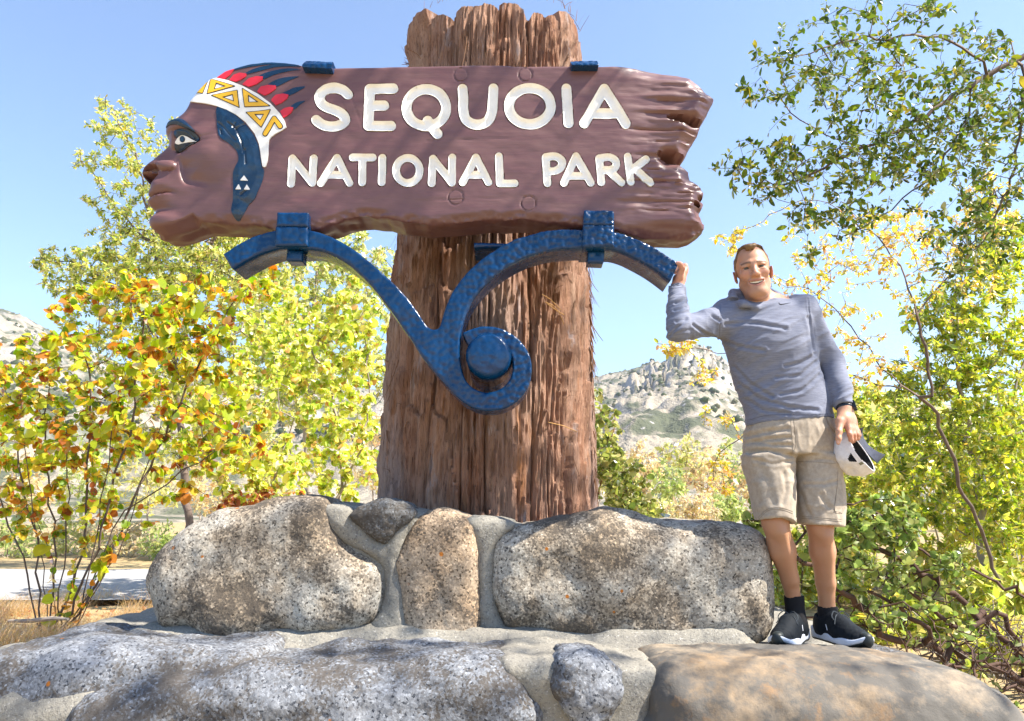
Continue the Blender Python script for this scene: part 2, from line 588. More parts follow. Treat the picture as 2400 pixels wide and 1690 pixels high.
def mat_mount():
    t = NT('mountain_rock_and_scrub', .95, .15)
    geo = t.node('NewGeometry'); sep = t.node('SeparateXYZ'); t.link(geo.outputs['Normal'], sep.inputs[0])
    n = t.noise(.035, 6, .62); s = t.noise(.22, 4, .65); b = t.voro(.11)
    rock = t.mix(t.noise(.3, 5, .7, (1, 1, .25)), (.25, .235, .225), (.42, .395, .375))
    soil = t.mix(s, (.24, .205, .16), (.33, .29, .225))
    scrub = t.mix(s, (.06, .07, .045), (.115, .12, .075))
    steep = t.ramp(sep.outputs['Z'], [(.55, (1, 1, 1)), (.80, (0, 0, 0))])
    c = t.mix(t.ramp(t.math('ADD', n, t.math('MULTIPLY', b, -.35)), [(.30, (0, 0, 0)), (.40, (1, 1, 1))]), soil, scrub)
    spots = t.ramp(t.voro(.09, out='Distance'), [(.18, (1, 1, 1)), (.26, (0, 0, 0))])
    c = t.mix(t.mix(.5, spots, spots), c, rock) if False else c
    c = t.mix(steep, c, rock)
    boul = t.ramp(t.math('ADD', t.voro(.16), t.math('MULTIPLY', t.noise(.02, 3), .8)), [(.47, (1, 1, 1)), (.55, (0, 0, 0))])
    t.color(t.mix(boul, c, rock))
    t.bump(s, .8, 3.0); return t.m
mount = polar('mountain', np.concatenate([np.linspace(55, 250, 50), np.linspace(256, 640, 150), np.linspace(650, 820, 16)]), np.linspace(-.95, .95, 560), mount_h, mat_mount(), 'structure')

# ------------------------------------------------------------------ plants
LEAFT = {}
def leaf_template(kind):
    if kind == 'heart':
        o = [(0, 0), (.26, -.06), (.48, .16), (.50, .46), (.33, .76), (0, 1.0)]
    elif kind == 'oval':
        o = [(0, 0), (.17, .18), (.25, .5), (.16, .82), (0, 1.0)]
    elif kind == 'round':
        o = [(0, 0), (.28, .14), (.40, .45), (.30, .80), (0, .98)]
    else:
        o = [(0, 0), (.22, .5), (0, 1.0)]
    L = [(x, y) for x, y in o[1:-1]]
    v = [(0, 0, 0)] + [(x, y, .10 * x * 2 - .10 * y * y) for x, y in L] + [(0, o[-1][1], -.10)] + [(-x, y, .10 * x * 2 - .10 * y * y) for x, y in L]
    n = len(L)
    if n == 1:
        f = [[0, 1, 2, 3]]
    else:
        v.append((0, .5, -.03)); m = len(v) - 1
        ring = [0] + list(range(1, n + 1)) + [n + 1] + list(range(2 * n + 1, n + 1, -1))
        f = [[m, ring[k], ring[(k + 1) % len(ring)]] for k in range(len(ring))]
    return np.array(v, float), np.array(f, int)

def mat_leaf(name, trans=.60, gloss=.35):
    t = NT(name, .5, .3)
    m = t.m; nt = t.t
    col = t.attr()
    nt.nodes.remove(t.b)
    out = [n for n in nt.nodes if n.type == 'OUTPUT_MATERIAL'][0]
    d = t.node('BsdfDiffuse'); t.link(col, d.inputs[0])
    tr = t.node('BsdfTranslucent')
    hs = t.node('HueSaturation'); hs.inputs['Saturation'].default_value = 1.08; hs.inputs['Value'].default_value = 1.45
    t.link(col, hs.inputs['Color']); t.link(hs.outputs[0], tr.inputs[0])
    mx = t.node('MixShader'); mx.inputs[0].default_value = trans
    t.link(d.outputs[0], mx.inputs[1]); t.link(tr.outputs[0], mx.inputs[2])
    g = t.node('BsdfGlossy'); g.inputs['Roughness'].default_value = gloss; g.inputs[0].default_value = (1, 1, 1, 1)
    fr = t.node('Fresnel'); fr.inputs[0].default_value = 1.4
    m2 = t.node('MixShader')
    mm = t.math('MULTIPLY', fr.outputs[0], .28); t.link(mm, m2.inputs[0])
    t.link(mx.outputs[0], m2.inputs[1]); t.link(g.outputs[0], m2.inputs[2])
    t.link(m2.outputs[0], out.inputs[0])
    return m
M_LEAF = mat_leaf('leaf')
M_LEAF_GLOSS = mat_leaf('leathery_leaf', .38, .28)
def mat_bark(name, a, b, sc=30):
    t = NT(name, .85, .25)
    n = t.noise(sc, 5, .6, (1, 1, .35))
    t.color(t.mix(n, a, b)); t.bump(n, .5, .006); return t.m
M_TWIG = mat_bark('grey_brown_twig', (.07, .045, .035), (.20, .15, .12))
M_TWIGP = mat_bark('pale_twig', (.22, .18, .15), (.42, .36, .31))
M_MANZ = mat_bark('dark_branch', (.035, .020, .016), (.13, .075, .055))
M_REDT = mat_bark('reddish_twig', (.16, .055, .035), (.30, .14, .09))

def pick_points(blobs, n, rng):
    """points in ellipsoids given as (px, py, rx, ry, Y, dY[, weight])"""
    w = np.array([(b[6] if len(b) > 6 else 1.0) * b[2] * b[3] * (b[4] ** 2) for b in blobs], float); w /= w.sum()
    out = []
    for b, k in zip(blobs, rng.multinomial(n, w)):
        q = rng.normal(size=(k, 3)); q /= np.linalg.norm(q, axis=1)[:, None]
        q *= (rng.random(k) ** .40)[:, None]
        out.append(P(b[0] + q[:, 0] * b[2], b[1] + q[:, 1] * b[3], b[4] + q[:, 2] * b[5]))
    return np.concatenate(out)

def grow(limbs, attr, rng, step=.10, lower=.35, wig=.12):
    """branch skeleton: limbs (polylines, the first point of a limb is attached to the nearest earlier node), then a twig to every point of attr"""
    pos = []; par = []; dist = []
    def chain(a_idx, pts):
        k = a_idx
        for p in pts:
            pos.append(p); par.append(k)
            dist.append(0 if k < 0 else dist[k] + np.linalg.norm(np.asarray(p) - pos[k]))
            k = len(pos) - 1
        return k
    for li, L in enumerate(limbs):
        L = np.asarray(L, float); a = -1; s0 = 0
        attach = li > 0 and not (isinstance(limbs, list) and np.linalg.norm(L[0] - np.array(pos), axis=1).min() > .6)
        if attach:
            a = int(np.argmin(np.linalg.norm(L[0] - np.array(pos), axis=1))); s0 = 0
        pts = spline(L, 8, False)
        seg = np.r_[0, np.cumsum(np.linalg.norm(np.diff(pts, axis=0), axis=1))]
        n = max(2, int(seg[-1] / step)); tt = np.linspace(0, seg[-1], n)
        pts = np.stack([np.interp(tt, seg, pts[:, i]) for i in range(3)], 1)
        pts[1:-1] += rng.normal(size=(n - 2, 3)) * step * wig
        chain(a, pts[1:] if attach else pts)
    base = np.array(pos[0])
    order = np.argsort(np.array([np.min(np.linalg.norm(np.array(pos) - q, axis=1)) for q in attr]))
    cap = len(pos) + len(attr) * 40
    A = np.zeros((cap, 3)); Dn = np.zeros(cap); n = len(pos)
    A[:n] = pos; Dn[:n] = dist
    for qi in order:
        q = attr[qi]
        dd = np.linalg.norm(A[:n] - q, axis=1)
        k = int(np.argmin(dd + lower * Dn[:n] * np.minimum(1, dd)))
        d = dd[k]
        p0 = A[k]; pp = A[par[k]] if par[k] >= 0 else p0 - (q - p0) * .3
        dirp = (p0 - pp); dirp = dirp / (np.linalg.norm(dirp) + 1e-9)
        m = max(1, int(d / step))
        m = min(m, 36)
        c = p0 + (dirp * .35 + .1 * rng.normal(size=3)) * d
        t = np.linspace(0, 1, m + 1)[1:, None]
        pts = (1 - t) ** 2 * p0 + 2 * t * (1 - t) * c + t * t * q
        if m > 1: pts[:-1] += rng.normal(size=(m - 1, 3)) * step * wig
        for p in pts:
            if n >= cap: break
            A[n] = p; par.append(k); Dn[n] = Dn[k] + np.linalg.norm(p - A[k]); k = n; n += 1
    pos = A[:n]; par = np.array(par[:n])
    return pos, par

def branch_mesh(pos, par, r_tip, power=2.3, rmax=.2, min_r=0.0):
    n = len(pos); acc = np.zeros(n); kids = np.zeros(n, int)
    for i in range(n - 1, -1, -1):
        if acc[i] == 0: acc[i] = r_tip ** power
        if par[i] >= 0: acc[par[i]] += acc[i]; kids[par[i]] += 1
    R = np.minimum(acc ** (1 / power), rmax)
    return R, kids

def tubes(pos, par, R, thick=.012):
    idx = np.where(par >= 0)[0]
    V = []; F = []; off = 0
    for k, sel in ((3, idx[R[idx] < thick]), (7, idx[R[idx] >= thick])):
        if not len(sel): continue
        a = pos[par[sel]]; b = pos[sel]; ra = np.minimum(R[par[sel]], R[sel] * 1.5); rb = R[sel]
        d = b - a; L = np.linalg.norm(d, axis=1)[:, None] + 1e-9; d = d / L
        a = a - d * ra[:, None] * .3
        ref = np.where(np.abs(d[:, 2:3]) < .9, np.array([[0, 0, 1.0]]), np.array([[1.0, 0, 0]]))
        u = np.cross(d, ref); u /= np.linalg.norm(u, axis=1)[:, None] + 1e-9; w = np.cross(d, u)
        an = np.linspace(0, 2 * math.pi, k, endpoint=False)
        ring = np.cos(an)[None, :, None] * u[:, None] + np.sin(an)[None, :, None] * w[:, None]
        v = np.stack([a[:, None] + ring * ra[:, None, None], b[:, None] + ring * rb[:, None, None]], 1)
        m = len(sel); V.append(v.reshape(-1, 3))
        base = off + np.arange(m)[:, None] * 2 * k; j = np.arange(k)[None]
        F.append(np.stack([base + j, base + (j + 1) % k, base + k + (j + 1) % k, base + k + j], -1).reshape(-1, 4))
        off += m * 2 * k
    return np.concatenate(V), np.concatenate(F)

def leaf_frames(pos, par, R, kids, rng, nleaf, nout, size, max_r, spread=.9, droop=.3, var=.3, off=.01, mask=None):
    idx = np.where((par >= 0) & (R <= max_r))[0]
    if mask is not None: idx = idx[mask(pos[idx], rng)]
    # leaves crowd towards the twig ends
    wt = 1 + 2.5 * (kids[idx] == 0)
    if nout:
        px, py, f = proj(pos[idx]); vis = (f > .3) & (px > -250) & (px < 2700) & (py > -200) & (py < 1900)
        lam = np.where(vis, nleaf * wt / max(1, wt[vis].sum()), nout * wt / max(1, wt[~vis].sum()))
    else:
        lam = nleaf * wt / wt.sum()
    cnt = rng.poisson(lam)
    src = np.repeat(idx, cnt)
    t = rng.random(len(src))[:, None]
    p = pos[par[src]] * (1 - t) + pos[src] * t
    d = pos[src] - pos[par[src]]; d /= np.linalg.norm(d, axis=1)[:, None] + 1e-9
    rnd = rng.normal(size=(len(src), 3)); rnd /= np.linalg.norm(rnd, axis=1)[:, None]
    y = d * (1 - spread) + rnd * spread + np.array([0, 0, -droop]); y /= np.linalg.norm(y, axis=1)[:, None] + 1e-9
    nrm = rng.normal(size=(len(src), 3)) * .9 + np.array([0, 0, 1.0])
    x = np.cross(y, nrm); x /= np.linalg.norm(x, axis=1)[:, None] + 1e-9
    z = np.cross(x, y)
    s = size * np.exp(rng.normal(size=len(src)) * var)
    p = p + y * off
    return np.stack([x, y, z], -1), p, s

def leaves_mesh(kind, M, p, s, cols):
    tv, tf = leaf_template(kind)
    V = np.einsum('nij,vj->nvi', M * s[:, None, None], tv) + p[:, None]
    n, k = len(p), len(tv)
    F = tf[None] + (np.arange(n) * k)[:, None, None]
    C = np.repeat(cols, k, 0)
    return V.reshape(-1, 3), F.reshape(-1, tf.shape[1]), C

def tint(rng, n, palette, w, jit=.12):
    pal = np.array(palette); k = rng.choice(len(pal), n, p=np.array(w) / sum(w))
    c = pal[k] * (1 + rng.normal(size=(n, 1)) * jit) * (1 + rng.normal(size=(n, 3)) * jit * .35)
    return np.clip(c, .003, .95)

def plant(name, label, cat, limbs, blobs, natt, kind, size, nleaf, palette, weights, seed, bark=None, leafmat=None, nout=0, step=.1, lower=.35,
          r_tip=.0022, power=2.3, rmax=.2, leaf_r=.006, group=None, singles=0, spread=.85, droop=.3, extra=None, jit=.12, wig=.12, patch=None, var=.3, mask=None):
    rng = np.random.default_rng(seed)
    attr = pick_points(blobs, natt, rng)
    # every stem that starts at the root stands in the ground
    limbs = [np.asarray(L, float) for L in limbs]; r0 = limbs[0][0].copy()
    for li, L in enumerate(limbs):
        if li == 0 or np.linalg.norm(L[0][:2] - r0[:2]) < .8 and abs(L[0][2] - r0[2]) < .3:
            g = float(ground_h(L[0][0], L[0][1])) - .04
            if L[0][2] > g + .1:
                s_ = (L[1] - L[0]) * .15; limbs[li] = np.concatenate([[(L[0][0] - s_[0], L[0][1] - s_[1], g)], L])
    if extra is not None: attr = np.concatenate([attr, extra(rng)])
    pos, par = grow(limbs, attr, rng, step, lower, wig)
    R, kids = branch_mesh(pos, par, r_tip, power, rmax)
    base = pos[0]
    root = empty(name, base, label, cat, group)
    V, F = tubes(pos, par, R)
    new = new_mesh('branches' if cat != 'tree' else 'trunk', V, F, bark or M_TWIG)
    adopt(new, root)
    M, p, s = leaf_frames(pos, par, R, kids, rng, nleaf, nout, size, leaf_r, spread, droop, var, .01, mask)
    cols = tint(rng, len(p), palette, weights, jit)
    if patch is not None: cols = patch(p, cols, rng)
    keep = np.ones(len(p), bool)
    if singles:
        px, py, f = proj(p)
        vis = (f > .5) & (px > 0) & (px < 2400) & (py > 0) & (py < 1690)
        sc = np.where(vis, s / np.maximum(f, .1), 0)
        top = np.argsort(-sc)[:singles]; keep[top] = False
        tv, tf = leaf_template(kind)
        variants = []
        # alike leaves share mesh data: a small set of colours
        kk = 12
        cen = cols[rng.choice(top, kk, replace=False)]
        for c in cen:
            me = bpy.data.meshes.new('leaf'); me.from_pydata(tv.tolist(), [], tf.tolist()); me.update()
            at = me.color_attributes.new('tint', 'FLOAT_COLOR', 'POINT')
            q = np.ones((len(tv), 4), np.float32); q[:, :3] = c; at.data.foreach_set('color', q.ravel())
            me.polygons.foreach_set('use_smooth', np.ones(len(me.polygons), bool))
            me.materials.append(leafmat or M_LEAF); variants.append(me)
        inv = Matrix.Translation(root.location).inverted()
        for i in top:
            j = int(np.argmin(((cen - cols[i]) ** 2).sum(1)))
            o = bpy.data.objects.new('leaf', variants[j]); COL.objects.link(o)
            o.parent = root; o.matrix_parent_inverse = inv
            m = np.eye(4); m[:3, :3] = M[i] * s[i]; m[:3, 3] = p[i]
            o.matrix_basis = Matrix(m.tolist())
    V, F, C = leaves_mesh(kind, M[keep], p[keep], s[keep], cols[keep])
    o = new_mesh('foliage' if cat != 'tree' else 'crown', V, F, leafmat or M_LEAF, None, True, None, C)
    o['kind'] = 'stuff'
    adopt(o, root)
    return root
def pl(Y, *pts):
    """polyline through photo pixels; Y one distance or one per point"""
    q = np.array(pts, float); Y = np.broadcast_to(np.asarray(Y, float), (len(q),)) if not isinstance(Y, (list, tuple)) or len(Y) == len(q) else np.linspace(Y[0], Y[-1], len(q))
    return P(q[:, 0], q[:, 1], np.asarray(Y, float))

AUT = [(.52, .56, .055), (.36, .46, .035), (.17, .29, .025), (.76, .57, .07), (.58, .25, .045), (.34, .11, .03)]
# the redbud at the left front
plant('redbud_shrub', 'leaning redbud shrub with large round green and rust autumn leaves left of the boulders', 'shrub',
      [pl((6.0, 5.7), (150, 1476), (225, 1380), (330, 1130), (420, 950), (485, 820), (560, 690)),
       pl((6.0, 6.2), (125, 1476), (190, 1320), (205, 1150), (214, 900), (180, 760)),
       pl((6.0, 6.5), (100, 1472), (80, 1260), (40, 1060), (10, 900)),
       pl((6.0, 5.7), (160, 1476), (235, 1330), (275, 1220), (360, 1150), (500, 1060)),
       pl((6.0, 6.4), (115, 1470), (130, 1250), (105, 1050), (130, 830)),
       pl((6.0, 5.6), (140, 1478), (200, 1350), (310, 1000), (330, 800), (350, 660)),
       pl((6.0, 5.5), (165, 1474), (250, 1300), (330, 1190), (440, 1155)),
       pl((6.0, 6.1), (135, 1474), (150, 1300), (160, 1120), (150, 960)), pl((6.0, 6.3), (90, 1474), (60, 1330), (10, 1200), (-40, 1100)), pl((6.0, 5.8), (180, 1476), (215, 1300), (250, 1120), (262, 960)), pl((6.0, 6.2), (108, 1472), (96, 1300), (70, 1160), (62, 1000)),
       pl((6.0, 5.6), (172, 1476), (240, 1360), (300, 1240), (345, 1090), (400, 930)), pl((6.0, 6.0), (128, 1474), (122, 1330), (90, 1230), (60, 1190)), pl((6.0, 5.9), (150, 1474), (176, 1330), (238, 1230), (262, 1190))],
      [(280, 880, 290, 220, 6.0, .9), (130, 1050, 210, 170, 6.2, .9), (430, 760, 190, 130, 5.8, .6), (330, 700, 190, 80, 5.9, .5), (470, 1040, 160, 130, 5.9, .6, .8), (60, 900, 140, 140, 6.3, .7, .8),
       (180, 1240, 220, 90, 6.0, .8, .28), (620, 660, 70, 60, 5.6, .3, .6), (-150, 1000, 160, 250, 6.2, .8, .5)],
      680, 'heart', .047, 7600, AUT, (3.2, 2.3, 1.3, 2.3, 1.5, 1.0), 3, M_TWIG, step=.13, lower=.75, r_tip=.0021, leaf_r=.0042, singles=300, spread=.75, droop=.55, wig=.08)
# pale redbud thicket further back
PALE = [(.64, .66, .12), (.52, .60, .09), (.76, .70, .22), (.32, .44, .06), (.64, .38, .14), (.82, .80, .52)]
plant('redbud_shrub', 'pale yellow redbud shrub touching the left edge of the log', 'shrub',
      [pl((9.0, 9.2), (790, 1230), (800, 1080), (770, 900), (700, 760)), pl((9.0, 8.8), (770, 1230), (830, 1090), (870, 930), (850, 760)), pl((9.0, 9.3), (740, 1232), (690, 1080), (640, 930))],
      [(780, 900, 130, 220, 9.2, 1.0), (840, 760, 80, 150, 9.0, .7), (800, 1080, 110, 110, 8.9, .8), (680, 800, 90, 150, 9.4, .8)],
      520, 'heart', .048, 9500, PALE, (3, 3, 2, 1.4, .8, 1), 13, M_TWIGP, step=.16, lower=.6, r_tip=.0024, leaf_r=.005, spread=.75, droop=.5)
plant('redbud_shrub', 'pale yellow redbud shrub with rusty low leaves behind the large left boulder', 'shrub',
      [pl((8.2, 8.6), (590, 1270), (600, 1130), (560, 950), (540, 760)), pl((8.2, 8.0), (610, 1270), (650, 1100), (690, 980)), pl((8.2, 8.4), (570, 1270), (500, 1120), (470, 980))],
      [(580, 920, 120, 200, 8.4, 1.0), (620, 1100, 130, 90, 8.2, .8), (500, 1000, 90, 130, 8.4, .7), (650, 780, 100, 120, 8.6, .8), (610, 1180, 120, 30, 8.0, .5, 1.5)],
      520, 'heart', .046, 9500, PALE, (3, 3, 2, 1.2, 1.0, 1), 14, M_TWIGP, step=.16, lower=.6, r_tip=.0024, leaf_r=.005, spread=.75, droop=.5,
      patch=lambda p, c, r: np.where(((proj(p)[1] > 1150) & (r.random(len(p)) < .55))[:, None], np.array([.40, .14, .06]) * (1 + .2 * r.normal(size=(len(p), 1))), c))
# oaks on the left
OAKL = [(.50, .50, .10), (.36, .41, .08), (.62, .58, .20), (.18, .25, .05), (.74, .70, .36)]
plant('oak_tree', 'tall airy oak with tiny yellow green leaves behind the carved face', 'tree',
      [pl(13.0, (440, 1330), (430, 1050), (400, 800), (360, 560), (320, 380), (270, 270)), pl(13.0, (410, 850), (300, 700), (180, 620), (80, 610)), pl((13, 12.5), (390, 740), (480, 600), (540, 470)), pl(13, (365, 580), (280, 500), (215, 400)), pl(13, (345, 480), (390, 380), (430, 300))],
      [(310, 400, 110, 150, 13, 1.2), (270, 270, 80, 55, 13, .8, .8), (390, 600, 190, 140, 13, 1.8), (210, 630, 150, 70, 13, 1.0, .9), (110, 615, 80, 22, 13, .6, .6), (490, 470, 150, 170, 13, 1.5, 1.5), (330, 640, 260, 120, 13.2, 1.6, 1.3), (560, 640, 160, 120, 13.4, 1.4, 1.2), (420, 330, 70, 80, 13, 1, .7), (330, 780, 220, 120, 13.3, 1.6), (450, 950, 240, 160, 13.3, 1.6, .7), (205, 380, 35, 40, 13, .5, .8), (215, 480, 30, 30, 13, .5, .7)],
      1900, 'small', .072, 46000, OAKL, (3, 2.6, 2, 1.2, 1), 21, M_TWIG, step=.22, lower=.25, r_tip=.004, leaf_r=.012, spread=.9, droop=.1, jit=.2)
plant('oak_tree', 'grey green oak filling the gap under the sign behind the bracket arm', 'tree',
      [pl(17.0, (720, 1230), (720, 900), (740, 650), (760, 500)), pl(17, (720, 860), (640, 700), (600, 600)), pl(17, (725, 800), (830, 680), (880, 600))],
      [(720, 600, 150, 130, 17, 2), (630, 740, 130, 150, 17, 2), (830, 660, 110, 130, 17, 2), (740, 850, 190, 160, 17, 2), (560, 620, 90, 90, 17, 1.6)],
      1100, 'small', .105, 30000, [(.52, .54, .17), (.40, .44, .12), (.64, .62, .28), (.24, .30, .08), (.74, .72, .46)], (3, 3, 2, 1.4, 1.2), 22, M_TWIGP, step=.32, lower=.25, r_tip=.005, leaf_r=.014, spread=.9, droop=.1, jit=.2)
# shrub showing right of the log
plant('toyon_shrub', 'olive leaved shrub with reddish twigs at the right foot of the log', 'shrub',
      [pl(7.2, (1395, 1290), (1405, 1150), (1430, 1040), (1440, 960)), pl(7.2, (1400, 1290), (1450, 1180), (1480, 1110)), pl((7.2, 7), (1390, 1290), (1380, 1150), (1390, 1000))],
      [(1410, 1040, 55, 120, 7.2, .5), (1450, 1130, 70, 80, 7.2, .5), (1385, 960, 30, 60, 7.3, .4, .7), (1500, 1195, 60, 35, 7.0, .4)],
      260, 'round', .045, 2600, [(.34, .36, .09), (.22, .26, .06), (.50, .46, .18), (.12, .16, .04)], (3, 3, 1.6, 1.2), 31, M_REDT, step=.09, lower=.5, r_tip=.0018, leaf_r=.005)
# the live oak overhanging from the right; most of its crown stands outside the picture and shades the sign
OAK = [(.10, .155, .022), (.16, .21, .028), (.06, .105, .020), (.26, .28, .035), (.36, .31, .05)]
def overhead(rng):
    out = []
    for c, r, nc, n in (((2.6, 1.9, 7.0), (2.6, 2.2, 1.2), 26, 15), ((4.4, 1.4, 5.8), (1.6, 1.9, 1.3), 13, 15), ((.9, 2.2, 7.7), (2.0, 1.8, .9), 15, 15), ((4.4, 2.4, 7.0), (1.5, 1.6, 1.2), 8, 15)):
        k = rng.normal(size=(nc, 3)); k /= np.linalg.norm(k, axis=1)[:, None]; k *= (rng.random(nc) ** .4)[:, None]
        for q in np.array(c) + k * np.array(r):
            g = rng.normal(size=(n, 3)) * np.array((.34, .34, .16)); out.append(q + g)
    return np.concatenate(out)
def oak_patch(p, c, r):
    return c
plant('live_oak_tree', 'live oak with small dark leathery leaves reaching in from the upper right', 'tree',
      [np.array([(5.6, 4.9, .2), (5.5, 4.8, 1.6), (5.3, 4.6, 3.0), (4.9, 4.2, 4.6), (4.2, 3.2, 6.0), (3.2, 2.4, 6.8), (1.6, 2.1, 7.4)]),
       np.array([(4.9, 4.2, 4.6), (4.9, 3.0, 5.2), (4.6, 1.8, 5.8)]),
       np.concatenate([[(5.3, 4.6, 3.0)], pl((4.7, 4.5), (2560, 60), (2400, 130), (2260, 210), (2120, 300), (2010, 350), (1880, 420))]),
       pl(4.6, (2290, 190), (2240, 330), (2120, 470), (1960, 560)),
       pl((4.6, 4.3), (2330, 165), (2200, 90), (2020, 90), (1880, 130), (1790, 130)),
       pl((4.6, 4.3), (2010, 350), (1900, 300), (1800, 210)),
       pl(4.6, (2400, 130), (2390, 330), (2330, 520), (2240, 640)),
       pl((4.5, 4.3), (1880, 420), (1780, 440), (1720, 400), (1660, 395))],
      [(2100, 150, 300, 190, 4.5, .6, 1.1), (1850, 170, 130, 120, 4.35, .35, .9), (1790, 400, 105, 95, 4.4, .3, 1.4), (2000, 400, 230, 130, 4.5, .5, 1.1), (2300, 320, 150, 240, 4.7, .6, 1.2), (1960, 500, 150, 70, 4.4, .4, .8), (2250, 560, 120, 120, 4.6, .5, .8), (1760, 210, 50, 40, 4.3, .2, .9), (1880, 700, 18, 30, 4.3, .1, .5), (1895, 600, 60, 22, 4.3, .2, .5), (2500, 300, 150, 300, 4.8, .6, .7), (2330, 480, 90, 160, 4.7, .4, 1.1), (2100, 330, 220, 120, 4.5, .4, .8)],
      1150, 'oval', .037, 9800, OAK, (3, 2.6, 2, 1.4, .5), 41, M_TWIG, M_LEAF_GLOSS, nout=17000, step=.085, lower=.15, r_tip=.0016, leaf_r=.0042, singles=300, spread=.8, droop=.05, extra=overhead, rmax=.17)
# golden, thinly leaved tree behind the man
GOLD = [(.66, .50, .06), (.60, .54, .09), (.62, .38, .18), (.74, .62, .34), (.40, .42, .07)]
plant('autumn_oak_tree', 'thin autumn oak with sparse golden leaves on long bare boughs behind the man', 'tree',
      [pl((7.0, 6.6), (2330, 1330), (2260, 1150), (2190, 960), (2080, 880), (1990, 760), (1910, 690), (1815, 645)), pl((6.7, 6.4), (2140, 920), (2000, 880), (1860, 850), (1720, 830), (1600, 815), (1540, 805)), pl(6.6, (2190, 960), (2140, 700), (2060, 560), (1900, 470), (1750, 540), (1690, 570)),
       pl(6.6, (2000, 885), (1880, 960), (1760, 1010), (1690, 1060), (1660, 1150)), pl(6.7, (2150, 740), (2260, 600), (2360, 480))],
      [(1590, 810, 55, 25, 6.4, .2, 2), (1650, 880, 40, 45, 6.4, .2, 1.4), (1690, 990, 45, 50, 6.5, .25, .9), (1690, 1110, 45, 60, 6.5, .25, 1.1), (1930, 680, 150, 110, 6.6, .4, .5), (1720, 560, 50, 40, 6.5, .2, 1), (2030, 560, 200, 90, 6.7, .5, .9), (2200, 620, 180, 140, 6.8, .5, .7), (2020, 850, 130, 100, 6.6, .4, .6), (2320, 480, 100, 90, 6.8, .4, .8)],
      520, 'oval', .034, 6500, GOLD, (3, 2, 1.6, 1.2, .8), 51, M_TWIG, rmax=.020, step=.11, lower=.2, r_tip=.0016, leaf_r=.0045, spread=.9)
GREENR = [(.28, .36, .04), (.42, .46, .05), (.56, .54, .09), (.14, .21, .03), (.66, .54, .10)]
plant('oak_tree', 'dense green oak rising along the right edge behind the man', 'tree',
      [pl(8.5, (2310, 1420), (2290, 1150), (2250, 900), (2240, 700), (2300, 560)), pl(8.5, (2280, 1000), (2180, 850), (2120, 760)), pl(8.5, (2285, 1100), (2380, 900), (2420, 760))],
      [(2300, 760, 130, 150, 8.5, .9), (2330, 600, 110, 130, 8.6, .8, 1.1), (2200, 740, 100, 90, 8.5, .7, .7), (2180, 900, 110, 120, 8.4, .8, .9), (2340, 980, 130, 170, 8.5, 1), (2230, 1120, 150, 120, 8.5, .9), (2360, 1220, 100, 120, 8.4, .8), (2100, 1040, 80, 90, 8.4, .6, .7)],
      1000, 'small', .062, 24000, GREENR, (3, 3, 2, 2, .7), 61, M_TWIGP, step=.15, lower=.25, r_tip=.003, leaf_r=.009, spread=.9, droop=.15, jit=.2)
YG = [(.50, .51, .10), (.38, .44, .07), (.64, .62, .22), (.24, .31, .05), (.62, .48, .12)]
for k, (cx, cy, rx, ry, Y, n, lab) in enumerate([(2060, 1120, 130, 170, 11.0, 420, 'bright yellow green bush in the sun just behind the white cap'), (2250, 1290, 170, 160, 11.5, 420, 'sunlit yellow green bush behind the tangle of dark branches at the right edge'), (1930, 1330, 130, 120, 10.0, 300, 'low yellow green bush showing between and beside the bare legs of the man'), (2200, 1020, 170, 120, 12.5, 420, 'tall yellow green bush between the hand with the cap and the right edge'), (2360, 1080, 110, 190, 10.2, 420, 'yellow green bush standing tall at the right picture edge'), (2030, 960, 90, 70, 13.5, 220, 'bright yellow bush just right of the watch'), (2360, 1430, 110, 120, 7.6, 320, 'yellow green bush at the right edge just above the twig tangle'), (2170, 1470, 200, 80, 8.2, 380, 'yellow green bush low behind the bare manzanita branches'), (2350, 1560, 150, 130, 7.0, 420, 'yellow green bush in the lower right corner behind the tangle')]):
    plant('bush', lab, 'bush', [pl(Y, (cx, max(1420, cy + 130)), (cx - 10, cy + 60), (cx, cy - 40)), pl(Y, (cx + 10, max(1420, cy + 130)), (cx + 60, cy + 40), (cx + 80, cy - 40)), pl(Y, (cx - 8, max(1420, cy + 130)), (cx - 60, cy + 40), (cx - 70, cy - 20))],
          [(cx, cy, rx, ry, Y, 1.0), (cx - rx * .4, cy + ry * .4, rx * .7, ry * .6, Y, .9)], n, 'small', .085, 9000, YG, (3, 3, 2, 1.4, 1), 70 + k, M_TWIGP, step=.2, lower=.4, r_tip=.003, leaf_r=.009, spread=.9, jit=.2)
plant('dead_brush', 'tangle of leafless grey twigs in the lower right corner', 'brush',
      [pl((5.9, 5.4), (2480, 1680), (2380, 1600), (2280, 1560), (2180, 1540)), pl((5.9, 5.5), (2480, 1660), (2400, 1520), (2320, 1450)), pl(5.6, (2480, 1690), (2400, 1680), (2320, 1660))],
      [(2270, 1560, 150, 90, 5.5, .4), (2350, 1480, 110, 80, 5.6, .4), (2360, 1640, 90, 60, 5.5, .4), (2180, 1500, 120, 50, 5.4, .3, .6)], 520, 'oval', .03, 120, [(.30, .22, .12), (.40, .34, .15)], (1, 1), 91, mat_bark('dead_grey_twig', (.10, .075, .06), (.30, .25, .21)), step=.07, lower=.1, r_tip=.0024, wig=.25, rmax=.02)
